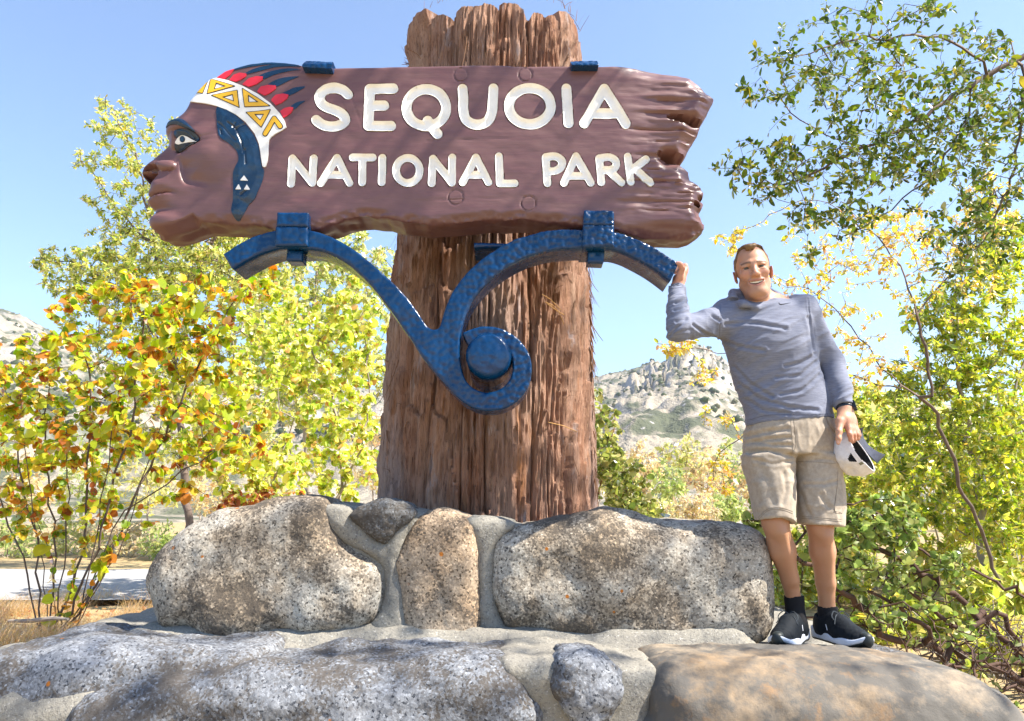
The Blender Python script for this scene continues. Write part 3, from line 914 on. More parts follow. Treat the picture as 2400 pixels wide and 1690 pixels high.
# manzanita: round leaves over a tangle of dark bare branches
MZ = [(.20, .27, .075), (.27, .33, .10), (.13, .19, .05), (.36, .38, .13), (.34, .38, .06)]
plant('manzanita_shrub', 'manzanita with dull round leaves over a tangle of dark bare branches at the lower right', 'shrub',
      [pl((5.6, 4.9), (2470, 1640), (2330, 1560), (2200, 1520), (2080, 1490), (1960, 1440), (1880, 1400)),
       pl((5.6, 5.0), (2470, 1620), (2360, 1500), (2240, 1400), (2120, 1320), (2000, 1260), (1920, 1180)),
       pl((5.6, 5.2), (2470, 1600), (2400, 1400), (2290, 1345), (2160, 1290), (2050, 1230)),
       pl((5.6, 4.7), (2470, 1660), (2380, 1610), (2280, 1640), (2220, 1680)),
       pl((5.6, 4.9), (2470, 1650), (2400, 1560), (2260, 1560), (2130, 1545)),
       pl((5.1, 4.6), (2080, 1490), (1990, 1400), (1900, 1330), (1830, 1290)),
       pl((5.2, 4.8), (2200, 1520), (2120, 1430), (2010, 1380), (1900, 1440), (1810, 1470)),
       pl((5.5, 5.0), (2400, 1560), (2350, 1440), (2250, 1470), (2150, 1400), (2040, 1340)),
       pl((5.6, 4.9), (2470, 1690), (2390, 1680), (2330, 1660), (2290, 1610))],
      [(2060, 1230, 110, 70, 4.9, .3, 1.5), (1950, 1250, 70, 80, 4.8, .3, 1.2), (2010, 1340, 100, 60, 4.9, .3, 1), (1780, 1215, 40, 45, 4.4, .15, 1.6), (1850, 1400, 80, 60, 4.8, .3, .6), (2180, 1330, 110, 70, 5.1, .3, .7), (2150, 1440, 170, 80, 5.1, .4, .45), (2300, 1560, 130, 100, 5.2, .4, .9), (1880, 1180, 40, 40, 4.7, .2, .8), (2230, 1500, 170, 60, 5.1, .4, .9), (2060, 1450, 150, 50, 4.9, .3, .9), (2350, 1640, 70, 60, 5.2, .3, 1)],
      620, 'round', .037, 3300, MZ, (3, 2.6, 2, 1.3, 1), 81, M_MANZ, M_LEAF, step=.075, lower=.15, r_tip=.0038, power=2.25, leaf_r=.0058, singles=300, spread=.85, droop=-.1, wig=.22, rmax=.050, mask=lambda p, r: (proj(p)[1] < 1400 + 60 * r.normal(size=len(p))) | (r.random(len(p)) < .10))
# scrub and small trees down in the valley, seen between log and man
VAL = [[(.56, .54, .20), (.46, .48, .15), (.66, .60, .30)], [(.62, .53, .28), (.56, .43, .24), (.68, .61, .40)], [(.40, .46, .16), (.32, .38, .13), (.52, .54, .22)]]
rv = np.random.default_rng(5)
spots = [(1440, 1120, 60, 60, 24), (1505, 1090, 55, 70, 30), (1560, 1130, 50, 60, 22), (1600, 1075, 60, 60, 34), (1655, 1110, 60, 80, 27), (1710, 1090, 55, 70, 31), (1530, 1190, 60, 30, 15), (1620, 1190, 70, 36, 14), (1700, 1185, 50, 40, 16), (1400, 1060, 50, 60, 38),
         (1760, 1120, 60, 80, 25), (1850, 1010, 80, 60, 36), (1950, 990, 70, 60, 34), (2080, 1000, 80, 60, 38), (2200, 1010, 90, 60, 36), (2330, 1030, 90, 60, 34), (40, 1130, 80, 90, 22), (200, 1110, 90, 100, 26), (340, 1120, 80, 90, 24), (470, 1130, 80, 80, 21), (-60, 1000, 90, 120, 28), (620, 1080, 80, 90, 27), (870, 1060, 60, 100, 26), (20, 1262, 100, 52, 17), (150, 1252, 110, 52, 18), (280, 1262, 100, 50, 17), (380, 1270, 70, 48, 16)]
VL = ['pale green bush', 'pale tan bush', 'grey green bush']
WH = ['in the valley close to the right side of the log', 'in the valley below the cliffs, second from the log', 'in the valley below the cliffs, middle of the gap', 'high on the valley floor right under the cliffs', 'in the valley halfway between log and shorts', 'in the valley just left of the khaki shorts', 'low above the right boulder, nearest the log', 'low above the right boulder, middle of its top edge', 'low above the right boulder, beside the knee of the man', 'far back at the very edge of the log']
WH += ['far behind the left leg opening of the shorts', 'far behind the lower shirt hem', 'far behind the watch', 'far behind the white cap', 'far behind the yellow bush at the right', 'far behind the right picture edge', 'across the road at the left picture edge', 'across the road behind the leaning redbud stems', 'across the road right of the redbud stems', 'across the road above the left end of the big boulder', 'across the road, half cut by the left picture edge', 'far behind the redbud thicket', 'far behind the left edge of the log', 'low on the road verge at the left picture edge', 'low on the road verge behind the redbud base', 'low on the road verge right of the redbud base', 'low on the road verge beside the left boulder']
VG = ['pale green valley bushes', 'tan valley bushes', 'grey green valley bushes']
for k, (cx, cy, rx, ry, Y) in enumerate(spots):
    v = k % 3
    plant('valley_bush', VL[v] + ' ' + WH[k], 'bush', [pl(Y, (cx, 1201 + 1733 * .9 / Y), (cx + 4, cy + ry * .4), (cx, cy - ry * .3))], [(cx, cy, rx, ry, Y, rx / 1733 * Y), (cx + rx * .3, cy + ry * .4, rx * .8, ry * .6, Y, rx / 1733 * Y)],
          130, 'small', .0062 * Y, 1100, VAL[v], (2, 2, 1.3), 200 + k, M_TWIGP, step=.016 * Y, lower=.3, r_tip=.00022 * Y, leaf_r=.0010 * Y, group=VG[v], jit=.16)
# chaparral dots on the mountain
rc = np.random.default_rng(9)
n = 9000
R = rc.uniform(200, 615, n); A = np.arctan2(ray(rc.uniform(-100, 2450, n), np.full(n, 900.))[:, 0], 1.0) * 1.0
X = R * np.sin(A); Y = R * np.cos(A); Z = mount_h(X, Y, R, A)
ok = fbm(np.stack([X / 40, Y / 40, X * 0], -1), 3, 4) > -.05
ico = np.array([(0, 0, 1), (.9, 0, .4), (.28, .85, .45), (-.72, .53, .4), (-.72, -.53, .4), (.28, -.85, .45), (.6, .5, -.3), (-.4, .6, -.3), (-.5, -.6, -.3), (.5, -.6, -.3)])
icf = np.array([(0, 1, 2), (0, 2, 3), (0, 3, 4), (0, 4, 5), (0, 5, 1), (1, 6, 2), (2, 7, 3), (3, 8, 4), (4, 8, 5), (5, 9, 1), (2, 6, 7), (3, 7, 8), (5, 8, 9), (1, 9, 6)])
B = np.stack([X, Y, Z], -1)[ok]; s = rc.uniform(.6, 1.7, len(B))
V = B[:, None] + ico[None] * s[:, None, None] * (1 + .3 * rc.normal(size=(len(B), 10, 1)))
F = icf[None] + (np.arange(len(B)) * 10)[:, None, None]
o = new_mesh('chaparral', V.reshape(-1, 3), F.reshape(-1, 3), M_LEAF, None, True, None, np.repeat(tint(rc, len(B), [(.075, .105, .045), (.12, .14, .06), (.17, .17, .08)], (2, 2, 1)), 10, 0))
o['kind'] = 'stuff'
# dry grass and leaf litter on the bank at the left
rg = np.random.default_rng(15)
n = 52000
X = rg.uniform(-5.5, .3, n); Y = rg.uniform(4.3, 8.9, n)
keep = fbm(np.stack([X * 1.2, Y * 1.2, X * 0], -1), 2, 6) > -.35; X = X[keep]; Y = Y[keep]; n = len(X)
B = np.stack([X, Y, ground_h(X, Y)], -1)
h = rg.uniform(.06, .22, n) * (1 + .6 * fbm(np.stack([X, Y, X * 0], -1), 2, 3)); a = rg.uniform(0, 2 * math.pi, n)
lean = np.stack([np.cos(a), np.sin(a), np.zeros(n)], -1) * (h * rg.uniform(.3, 1.4, n))[:, None]
side = np.stack([-np.sin(a + 1), np.cos(a + 1), np.zeros(n)], -1) * .0017
up_ = np.array([0, 0, 1.0]) * h[:, None]
V = np.stack([B - side, B + side, B + lean * .35 + up_ * .62 - side * .8, B + lean * .35 + up_ * .62 + side * .8, B + lean + up_], 1).reshape(-1, 3)
i = np.arange(n)[:, None] * 5
F = np.concatenate([i + np.array([[0, 1, 3]]), i + np.array([[0, 3, 2]]), i + np.array([[2, 3, 4]])])
o = new_mesh('dry_grass', V, F, M_LEAF, None, False, None, np.repeat(tint(rg, n, [(.52, .36, .17), (.44, .28, .13), (.62, .48, .26)], (2, 1.4, 1.4)), 5, 0)); o['kind'] = 'stuff'
n = 1500
X = rg.uniform(-5.5, 0, n); Y = rg.uniform(4.4, 7.6, n)
q = rg.normal(size=(n, 3, 3)); q, _ = np.linalg.qr(q)
flat = rg.random(n) < .7
nz = rg.normal(size=(n, 3)) * .35 + np.array([0, 0, 1]); nz /= np.linalg.norm(nz, axis=1)[:, None]
yy = np.cross(nz, rg.normal(size=(n, 3))); yy /= np.linalg.norm(yy, axis=1)[:, None]; xx = np.cross(yy, nz)
V, F, C = leaves_mesh('heart', np.stack([xx, yy, nz], -1), np.stack([X, Y, ground_h(X, Y) + rg.uniform(.01, .07, n)], -1), rg.uniform(.025, .045, n), tint(rg, n, [(.36, .17, .07), (.46, .26, .12), (.26, .10, .05)], (2, 2, 1)))
new_mesh('leaf_litter', V, F, M_LEAF, None, True, None, C)['kind'] = 'stuff'
# fallen dead branch lying in the grass
mb = MeshB(); mb.tube(pl((5.9, 5.7), (20, 1462), (70, 1462), (120, 1456), (160, 1458)) + np.array([0, 0, .02]), [.012, .017, .016, .010], 7)
tag(mb.build('fallen_branch', M_TWIGP), 'grey dead branch lying in the dry grass below the redbud', 'branch')

# ------------------------------------------------------------------ air
mb = MeshB(); mb.box((-900, -30, -1.6), (900, 860, 260))
hz = mb.build('haze', None, None, False)
hm = bpy.data.materials.new('haze'); hm.use_nodes = True
hn = hm.node_tree.nodes; hn.remove(hn['Principled BSDF'])
pv = hn.new('ShaderNodeVolumePrincipled'); pv.inputs['Color'].default_value = (.86, .92, 1.0, 1); pv.inputs['Density'].default_value = .00027; pv.inputs['Anisotropy'].default_value = .2
hm.node_tree.links.new(pv.outputs[0], [n for n in hn if n.type == 'OUTPUT_MATERIAL'][0].inputs['Volume'])
hz.data.materials.append(hm); hz['kind'] = 'stuff'
# ------------------------------------------------------------------ stone pedestal
def granite(name, base, dark, stain, stain_amt, warm=0.0, speck=1.0):
    t = NT(name, .88, .25)
    cell = t.node('TexVoronoi'); wv = t.node('TexNoise'); t.link(t.co(), wv.inputs['Vector']); wv.inputs['Scale'].default_value = 160; vm = t.node('VectorMath', operation='MULTIPLY_ADD'); t.link(wv.outputs['Color'], vm.inputs[0]); vm.inputs[1].default_value = (.010, .010, .010); t.link(t.co(), vm.inputs[2]); t.link(vm.outputs[0], cell.inputs['Vector']); cell.inputs['Scale'].default_value = 125
    sep = t.node('SeparateColor'); t.link(cell.outputs['Color'], sep.inputs[0])
    grain = t.ramp(sep.outputs[0], [(.0, dark), (.10, tuple(.5 * d + .5 * b for d, b in zip(dark, base))), (.22, tuple(b * .78 for b in base)), (.52, base), (.80, tuple(min(.8, b * 1.22) for b in base)), (.93, tuple(min(.85, b * 1.55) for b in base))], 'CONSTANT')
    g2 = t.noise(120, 3, .7); big = t.noise(2.6, 5, .6); mid = t.noise(9, 5, .65)
    c = t.mix(t.ramp(g2, [(.40, (0, 0, 0)), (.60, (.5, .5, .5))]), grain, base)
    st = t.ramp(t.math('ADD', big, t.math('MULTIPLY', mid, .45)), [(.60, (0, 0, 0)), (.84, (stain_amt,) * 3)])
    c = t.mix(st, c, stain, 'MULTIPLY')
    # dark weathered crust broken up by the grains, and a few orange lichen dots
    cr = t.ramp(t.math('ADD', t.math('ADD', t.noise(2.6, 6, .7), t.math('MULTIPLY', sep.outputs[1], .16)), t.math('MULTIPLY', g2, .18)), [(.64, (0, 0, 0)), (.76, (.86, .86, .86))])
    c = t.mix(cr, c, (.075, .062, .050))
    li = t.ramp(t.math('ADD', t.voro(9), t.math('MULTIPLY', t.noise(20, 3), .10)), [(.115, (1, 1, 1)), (.135, (0, 0, 0))])
    gate = t.ramp(t.noise(1.9, 2), [(.52, (0, 0, 0)), (.56, (1, 1, 1))])
    c = t.mix(t.math('MULTIPLY', li, gate), c, (.38, .13, .02))
    t.color(c)
    t.bump(t.noise(14, 6, .7), .35, .02); t.bump(sep.outputs[0], .35, .003); t.bump(g2, .5, .004)
    return t.m
G_TAN = granite('tan_grey_granite', (.40, .37, .315), (.035, .03, .027), (.80, .62, .44), .8)
G_BROWN = granite('warm_brown_granite', (.40, .31, .22), (.05, .035, .022), (.85, .70, .54), .8)
G_GREY = granite('speckled_grey_granite', (.225, .235, .255), (.018, .022, .032), (.66, .68, .70), .8)
G_DARK = granite('dark_grey_granite', (.17, .175, .18), (.02, .02, .022), (.8, .76, .7), .5)
def tanstone():
    t = NT('smooth_tan_stone', .85, .25)
    b = t.noise(2.2, 6, .62); m = t.noise(10, 5, .7); f = t.noise(90, 3, .6)
    c = t.mix(t.ramp(b, [(.35, (0, 0, 0)), (.6, (1, 1, 1))]), (.235, .165, .10), (.30, .245, .18))
    c = t.mix(t.ramp(t.math('ADD', t.noise(3.1, 6, .7), t.math('MULTIPLY', m, .3)), [(.54, (0, 0, 0)), (.68, (.85,) * 3)]), c, (.085, .085, .082))
    c = t.mix(t.ramp(m, [(.58, (0, 0, 0)), (.72, (.5,) * 3)]), c, (.33, .18, .07))
    c = t.mix(t.ramp(f, [(.6, (0, 0, 0)), (.75, (.6,) * 3)]), c, (.12, .10, .08))
    t.color(c); t.bump(m, .4, .012); t.bump(f, .35, .004); t.bump(t.noise(240, 2), .2, .002); return t.m
G_SMOOTH = tanstone()
def mortar():
    t = NT('sandy_mortar', .95, .15)
    f = t.noise(220, 2, .7); m = t.noise(6, 5, .6)
    c = t.mix(m, (.20, .185, .155), (.32, .30, .255))
    c = t.mix(t.ramp(t.noise(90, 3, .75), [(.52, (0, 0, 0)), (.66, (.8,) * 3)]), c, (.11, .105, .10))
    c = t.mix(t.ramp(t.noise(100, 2, .6), [(.60, (0, 0, 0)), (.70, (.7,) * 3)]), c, (.46, .44, .40))
    c = t.mix(t.ramp(t.noise(2.4, 6, .7), [(.52, (0, 0, 0)), (.68, (.5,) * 3)]), c, (.13, .12, .11))
    t.color(c); t.bump(f, .5, .003); t.bump(t.noise(24, 6, .7), .7, .014); return t.m
M_MORT = mortar()
def d6(*p): return [(360 + x * .6533, 1130 + y * .6533) for x, y in p]
def e6(*p): return [(x * .5662, 1400 + y * .5662) for x, y in p]
def e7(*p): return [(1200 + x * .52264, 1400 + y * .52264) for x, y in p]

def stone_sdf(outline, Yc, half, r, tilt, ref):
    o = np.array(outline)
    def make(xs, zs):
        X, Z = np.meshgrid(xs, zs, indexing='ij')
        p = np.stack([X, np.full_like(X, Yc), Z], -1)
        px, py, f = proj(p)
        return (poly_sdf(np.c_[px.ravel(), py.ravel()], o) * (f.ravel() / FPX)).reshape(X.shape)
    return make
def stone(name, outline, Yc, half, r, mat, parent, label=None, seed=0, h=.014, tilt=0.0, amp=(.018, .007, .0025), facet=.0, smooth=4):
    o = spline(outline, smooth)
    w = P(o[:, 0], o[:, 1], Yc)
    lo = w.min(0) - .06; hi = w.max(0) + .06
    xs = np.arange(lo[0], hi[0], h); zs = np.arange(lo[2], hi[2], h)
    pad = half + .06 + abs(tilt) * (hi[2] - lo[2]) * .5
    ys = np.arange(Yc - pad, Yc + pad, h * 1.15)
    D = stone_sdf(o, Yc, half, r, tilt, 0)(xs, zs)
    zm = .5 * (zs[0] + zs[-1])
    D = D - .012
    a = D[:, None, :] + r
    yc = Yc + tilt * (zs - zm)
    b = np.abs(ys[None, :, None] - yc[None, None, :]) - half + r
    F = np.sqrt(np.maximum(a, 0) ** 2 + np.maximum(b, 0) ** 2) + np.minimum(np.maximum(a, b), 0) - r
    fl = Field(xs, ys, zs); fl.F = F.astype(np.float32)
    V, Q = fl.skin(); V = smooth_verts(V, Q, 1, .5); N = vnormals(V, Q)
    d = amp[0] * fbm(V * 4.2 + seed * 7.1, 2, seed) + amp[1] * fbm(V * 16 + seed, 3, seed + 5) + amp[2] * fbm(V * 60, 3, seed + 9)
    if facet: d = d + facet * (1 - np.abs(fbm(V * 6.5 + seed, 3, seed + 3)) * 2)
    V = V + N * d[:, None]
    ob = new_mesh(name, V, Q, mat)
    if parent is not None: adopt(ob, parent)
    if label: ob['label'] = label
    return ob
ped = empty('stone_pedestal', (0, 3.4, .6), 'two tier pedestal of big mortared granite boulders carrying the log and the standing man', 'pedestal')
U = 3.52
stone('stone', d6((45, 360), (55, 300), (90, 235), (150, 180), (240, 122), (350, 88), (480, 76), (600, 68), (650, 85), (690, 160), (740, 225), (805, 258), (845, 292), (852, 370), (838, 450), (790, 492), (700, 530), (600, 542), (500, 530), (430, 548), (330, 562), (250, 545), (190, 505), (130, 512), (88, 498), (66, 450)),
      U, .27, .145, G_TAN, ped, 'largest rounded boulder at the left of the upper row', 1, .013, .06, (.016, .004, .002), 0)
stone('stone', d6((735, 118), (800, 80), (870, 70), (945, 112), (895, 152), (852, 200), (812, 182), (775, 152)), 3.50, .215, .05, G_DARK, ped, 'small dark wedge stone set in mortar', 2, .010, 0, (.008, .006, .003), .006, 2)
stone('stone', d6((893, 260), (940, 160), (975, 125), (1040, 103), (1105, 125), (1155, 150), (1172, 230), (1183, 330), (1183, 450), (1172, 585), (1050, 588), (935, 582), (925, 500), (905, 400), (889, 300)),
      U, .23, .10, G_BROWN, ped, 'upright brown block between the two big boulders', 3, .012, .03, (.010, .004, .002), 0)
stone('stone', d6((1213, 250), (1232, 195), (1290, 158), (1400, 140), (1530, 124), (1640, 114), (1720, 118), (1790, 142), (1900, 150), (2010, 148), (2090, 155), (2142, 185), (2178, 240), (2192, 340), (2187, 440), (2162, 520), (2110, 560), (1990, 566), (1900, 586), (1800, 600), (1680, 590), (1600, 592), (1500, 580), (1400, 560), (1340, 520), (1270, 516), (1235, 460), (1213, 380)),
      U, .26, .16, G_TAN, ped, 'long rounded boulder beside the feet of the man', 4, .013, .03, (.018, .004, .002), 0)
stone('mortar', d6((70, 570), (110, 505), (300, 300), (560, 120), (650, 84), (720, 88), (800, 100), (900, 100), (1100, 128), (1200, 132), (1330, 150), (1800, 180), (2080, 260), (2110, 540), (2135, 580), (2160, 640), (1500, 700), (500, 700), (20, 660)),
      U + .02, .198, .07, M_MORT, ped, None, 5, .016, 0, (.010, .006, .001), 0, 3)
stone('mortar', d6((645, 92), (730, 96), (765, 135), (815, 188), (852, 208), (890, 165), (925, 150), (905, 240), (898, 300), (915, 400), (930, 520), (870, 540), (800, 520), (845, 440), (856, 360), (850, 292), (800, 252), (720, 212), (665, 150)), U, .216, .05, M_MORT, ped, None, 25, .013, .03, (.010, .005, .001), 0, 3)
stone('mortar', d6((1130, 140), (1200, 136), (1290, 152), (1235, 205), (1215, 300), (1216, 380), (1240, 470), (1262, 520), (1200, 590), (1176, 560), (1182, 450), (1182, 330), (1168, 220)), U, .205, .05, M_MORT, ped, None, 26, .013, .03, (.010, .005, .001), 0, 3)
L = 2.98
stone('mortar', [(1170, 1538), (1250, 1530), (1320, 1527), (1400, 1530), (1470, 1548), (1520, 1556), (1500, 1640), (1500, 1720), (1480, 1860), (1200, 1860), (1220, 1690), (1256, 1630)], L - .04, .232, .07, M_MORT, ped, None, 27, .014, .10, (.014, .006, .001), 0, 3)
stone('stone', [(-190, 1700), (-120, 1610), (-40, 1566), (40, 1524), (110, 1498), (205, 1490), (330, 1494), (480, 1500), (600, 1506), (640, 1530), (600, 1600), (420, 1680), (300, 1800), (150, 1860), (-180, 1850)],
      L + .14, .36, .15, G_GREY, ped, 'pale flat topped boulder at the lower left corner', 6, .015, .1, (.022, .006, .002), 0)
stone('stone', [(236, 1690), (240, 1630), (300, 1590), (396, 1560), (510, 1551), (651, 1543), (850, 1538), (991, 1534), (1104, 1531), (1200, 1540), (1242, 1580), (1262, 1626), (1252, 1660), (1216, 1690), (1190, 1800), (1100, 1860), (700, 1880), (260, 1850)],
      L - .03, .30, .13, G_GREY, ped, 'long speckled grey boulder across the bottom of the picture', 7, .014, .12, (.020, .007, .003), .002)
stone('stone', e7((215, 245), (300, 236), (370, 243), (432, 290), (458, 350), (450, 430), (402, 500), (352, 552), (300, 536), (228, 440), (188, 370), (190, 300)), L - .16, .16, .07, G_GREY, ped, 'small pointed stone low in the middle', 8, .010, .10, (.012, .008, .003), .007, 3)
stone('stone', [(1470, 1700), (1500, 1640), (1505, 1590), (1530, 1552), (1580, 1538), (1723, 1534), (1879, 1540), (2010, 1544), (2090, 1549), (2193, 1567), (2271, 1604), (2324, 1651), (2366, 1710), (2390, 1850), (2200, 1900), (1600, 1900), (1470, 1850)],
      L - .05, .34, .20, G_SMOOTH, ped, 'long smooth tan boulder at the lower right', 9, .015, .10, (.016, .006, .0015), 0)
stone('stone', [(2010, 1545), (2030, 1526), (2070, 1524), (2108, 1536), (2118, 1556), (2080, 1570), (2020, 1566)], 3.22, .07, .03, G_GREY, ped, 'small pale rock behind the right shoe', 10, .009, 0, (.008, .006, .003), .005, 2)
# lower mortar core with the ledge on which the man stands
fl = Field(np.arange(-2.5, 2.35, .022), np.arange(2.62, 5.3, .03), np.arange(.25, 1.30, .016))
x, y, z = fl.ax[0][:, None, None], fl.ax[1][None, :, None], fl.ax[2][None, None, :]
def rbox(cx, cy, cz, hx, hy, hz, r):
    q = [np.abs(x - cx) - hx + r, np.abs(y - cy) - hy + r, np.abs(z - cz) - hz + r]
    return np.sqrt(sum(np.maximum(a, 0) ** 2 for a in q)) + np.minimum(np.maximum(np.maximum(q[0], q[1]), q[2]), 0) - r
F0 = rbox(-.30, 3.92, .6, 2.0, 1.10, .425, .10)
F1 = rbox(.72, 2.86, .58, .10, .18, .43, .08)
F2 = rbox(-1.62, 2.94, .55, .2, .2, .45, .1)
F3 = rbox(-.32, 3.62, 1.03, 1.33, .38, .10, .09)
def smin(a, b, k): 
    h = np.maximum(k - np.abs(a - b), 0) / k; return np.minimum(a, b) - h * h * k * .25
fl.F = smin(smin(smin(F0, F1, .12), F2, .12), F3, .12).astype(np.float32)
V, Q = fl.skin(); V = smooth_verts(V, Q, 2, .5); N = vnormals(V, Q)
V = V + N * (.014 * fbm(V * np.array([3.5, 5, 5]) + 3, 3, 61) + .004 * fbm(V * 24, 3, 62))[:, None]
adopt(new_mesh('mortar', V, Q, M_MORT), ped)

# ------------------------------------------------------------------ the log
def bark():
    t = NT('shaggy_red_bark', .9, .18)
    n1 = t.noise(5, 6, .65, (1, 1, .16)); n2 = t.noise(52, 7, .78, (1, 1, .075), dist=.9); n3 = t.noise(150, 4, .75, (1, 1, .06), dist=.4); n4 = t.noise(2.0, 4, .6, (1, 1, .4))
    c = t.mix(t.ramp(n1, [(.32, (0, 0, 0)), (.68, (1, 1, 1))]), (.330, .150, .085), (.47, .305, .225))
    c = t.mix(t.ramp(n4, [(.5, (0, 0, 0)), (.7, (.7,) * 3)]), c, (.42, .325, .29))
    c = t.mix(t.ramp(n2, [(.55, (0, 0, 0)), (.74, (.8,) * 3)]), c, (.52, .33, .19))
    c = t.mix(t.ramp(n2, [(.30, (.95,) * 3), (.40, (0, 0, 0))]), c, (.075, .034, .02))
    c = t.mix(t.ramp(n3, [(.36, (.8,) * 3), (.46, (0, 0, 0))]), c, (.08, .038, .022))
    c = t.mix(t.ramp(n3, [(.60, (0, 0, 0)), (.70, (.65,) * 3)]), c, (.58, .42, .30))
    c = t.mix(t.ramp(t.noise(11, 5, .7, (1, 1, .3)), [(.58, (0, 0, 0)), (.66, (.7,) * 3)]), c, (.44, .36, .345))
    c = t.mix(t.ramp(t.noise(7, 5, .7, (1, 1, .12)), [(.60, (0, 0, 0)), (.70, (.75,) * 3)]), c, (.40, .17, .06))
    t.color(t.mix(t.attr(), (.03, .015, .01), c, 'MIX') if False else c)
    t.bump(n1, .5, .03); t.bump(n2, 1.0, .022); t.bump(n3, .8, .009)
    return t.m
M_BARK = bark()
TY = 4.30
log = empty('sequoia_log', (-.13, TY, .95), 'thick upright log of shaggy red bark standing behind the sign', 'log')
def log_axis(z):
    t = np.clip((z - 1.6) / 2.9, -.4, 1.2)
    cx = -.150 + .055 * t
    r = .640 - .075 * t + .05 * np.clip(1 - (z - .9) / .8, 0, 1) ** 2
    return cx, r
rb = np.random.default_rng(8)
# strip borders as seen across the front (angle 0 faces the camera), tops as photo heights
bpx = np.array([962, 1016, 1069, 1122, 1169, 1241, 1271, 1298, 1362.0])
phi = np.arcsin(np.clip((bpx - 1162) / 201, -.995, .995))
front = [(phi[i], phi[i + 1]) for i in range(8)]
tops = [52, 26, 9, 3, 2, 24, 32, 50]
strips = [(a, b, t) for (a, b), t in zip(front, tops)]
a = phi[-1]; end = phi[0] + 2 * math.pi
while a < end - .05:
    w = min(rb.uniform(.22, .42), end - a)
    if end - a - w < .12: w = end - a
    strips.append((a, a + w, 70)); a += w
NU, NV = 24, 300
for si, (a0, a1, ty) in enumerate(strips):
    am = .5 * (a0 + a1)
    xm, rm = log_axis(np.array(4.5))
    ym = TY - rm * math.cos(am)
    ztop = P(1162, ty, ym if math.cos(am) > -.1 else TY)[2] if math.cos(am) > 0 else 4.6
    zv = np.linspace(.86, ztop, NV)
    uu = np.linspace(0, 1, NU)
    Z, Ug = np.meshgrid(zv, uu, indexing='ij')
    top_curve = -(.022 + .03 * ((si * 37) % 10) / 10) * np.abs(2 * Ug - 1 + .3 * math.sin(si * 2.1)) ** 3 + .010 * noise(np.stack([Ug * 4, Ug * 0 + si, Ug * 0], -1), 3)
    Z = Z + top_curve * sstep(.93, 1.0, (Z - .86) / (ztop - .86))
    wob0 = .035 * fbm(np.stack([zv * .9, zv * 0 + a0 * 9, zv * 0], -1), 2, 3) if True else 0
    wob1 = .035 * fbm(np.stack([zv * .9, zv * 0 + a1 * 9, zv * 0], -1), 2, 3)
    A = (a0 + wob0)[:, None] * (1 - Ug) + (a1 + wob1)[:, None] * Ug
    cx, r = log_axis(Z)
    w = (a1 - a0) * .6
    th = min(.046, .12 * w + .014)
    dome = 1 - np.abs(2 * Ug - 1) ** 4.5 * (.55 + .6 * noise(np.stack([Z * 1.3, Ug * 0 + si * 5.3 + np.round(Ug), Z * 0], -1), 51))
    s = A * .6
    q = np.stack([s * 7, Z * .9, s * 0 + 1.3], -1); q2 = np.stack([s * 38, Z * 1.7, s * 0 + 7], -1); q3 = np.stack([s * 95, Z * 6.5, s * 0 + 2], -1)
    fine = np.abs(fbm(q2, 3, 15))
    disp = th * (dome - 1) + .022 * fbm(q, 3, 11) + .022 * (np.minimum(fine, .35) - .2) + .014 * fbm(q3, 3, 19)
    # flaking plates: sudden steps down along the height
    fk = Z * 1.6 + 2.2 * noise(np.stack([s * 9, Z * .5, s * 0 + si * 3.1], -1), 23); fk = fk - np.floor(fk)
    disp = disp + .024 * (fk - .5)
    disp = disp * (1 - .65 * sstep(ztop - .14, ztop - .01, Z))
    if si == 0: disp = disp + .05 * sstep(ztop - .35, ztop, Z)      # frayed plate leaning out at the upper left
    Rr = r - .03 + disp
    X = cx + Rr * np.sin(A); Y = TY - Rr * np.cos(A)
    V = np.stack([X, Y, Z], -1)
    # side walls and top lip turn inwards
    inner = np.stack([cx + (r - .13) * np.sin(A), TY - (r - .13) * np.cos(A), Z], -1)
    V = np.concatenate([inner[:, :1], V, inner[:, -1:]], 1)
    lip = V[-1:].copy(); lip[..., 0] = cx[-1, 0] + (V[-1:, :, 0] - cx[-1, 0]) * .7; lip[..., 1] = TY + (V[-1:, :, 1] - TY) * .7; lip[..., 2] -= .03
    V = np.concatenate([V, lip], 0)
    nv, nu = V.shape[:2]
    i = (np.arange(nv - 1)[:, None] * nu + np.arange(nu - 1)[None]).ravel()
    ob = new_mesh('bark_strip', V.reshape(-1, 3), np.stack([i, i + 1, i + nu + 1, i + nu], 1), M_BARK, None, True, 60)
    adopt(ob, log)
mb = MeshB()
zs = np.linspace(.8, 4.43, 6); cx, r = log_axis(zs)
mb.tube(np.stack([cx, np.full(6, TY), zs], -1), r - .075, 40)
mb.build('heartwood', mat_bark('weathered_heartwood', (.10, .05, .03), (.2, .11, .07), 12), log)
# hanging fibres and frayed ends
mb = MeshB()
def fibre(p, d, L, w, curl=.25, sag=.3):
    n = 5; t = np.linspace(0, 1, n)[:, None]
    d = np.asarray(d, float); c = rb.normal(size=3) * curl
    pts = np.asarray(p) + d * t * L + c * t ** 2 * L + np.array([0, 0, -sag]) * t ** 2 * L
    mb.tube(pts, np.linspace(w, w * .35, n), 4, True, .4)
def surf(phi_, z, out=.0):
    cx, r = log_axis(np.array(z)); return np.array([cx + (r + out) * math.sin(phi_), TY - (r + out) * math.cos(phi_), z])
for _ in range(150):
    ph = rb.uniform(-1.5, 1.5); z = rb.uniform(1.5, 4.4)
    d = np.array([math.sin(ph) * .25 + rb.normal() * .1, -math.cos(ph) * .25, -1.0 if rb.random() < .7 else .6])
    fibre(surf(ph, z, -.01), d, rb.uniform(.05, .20), rb.uniform(.002, .006))
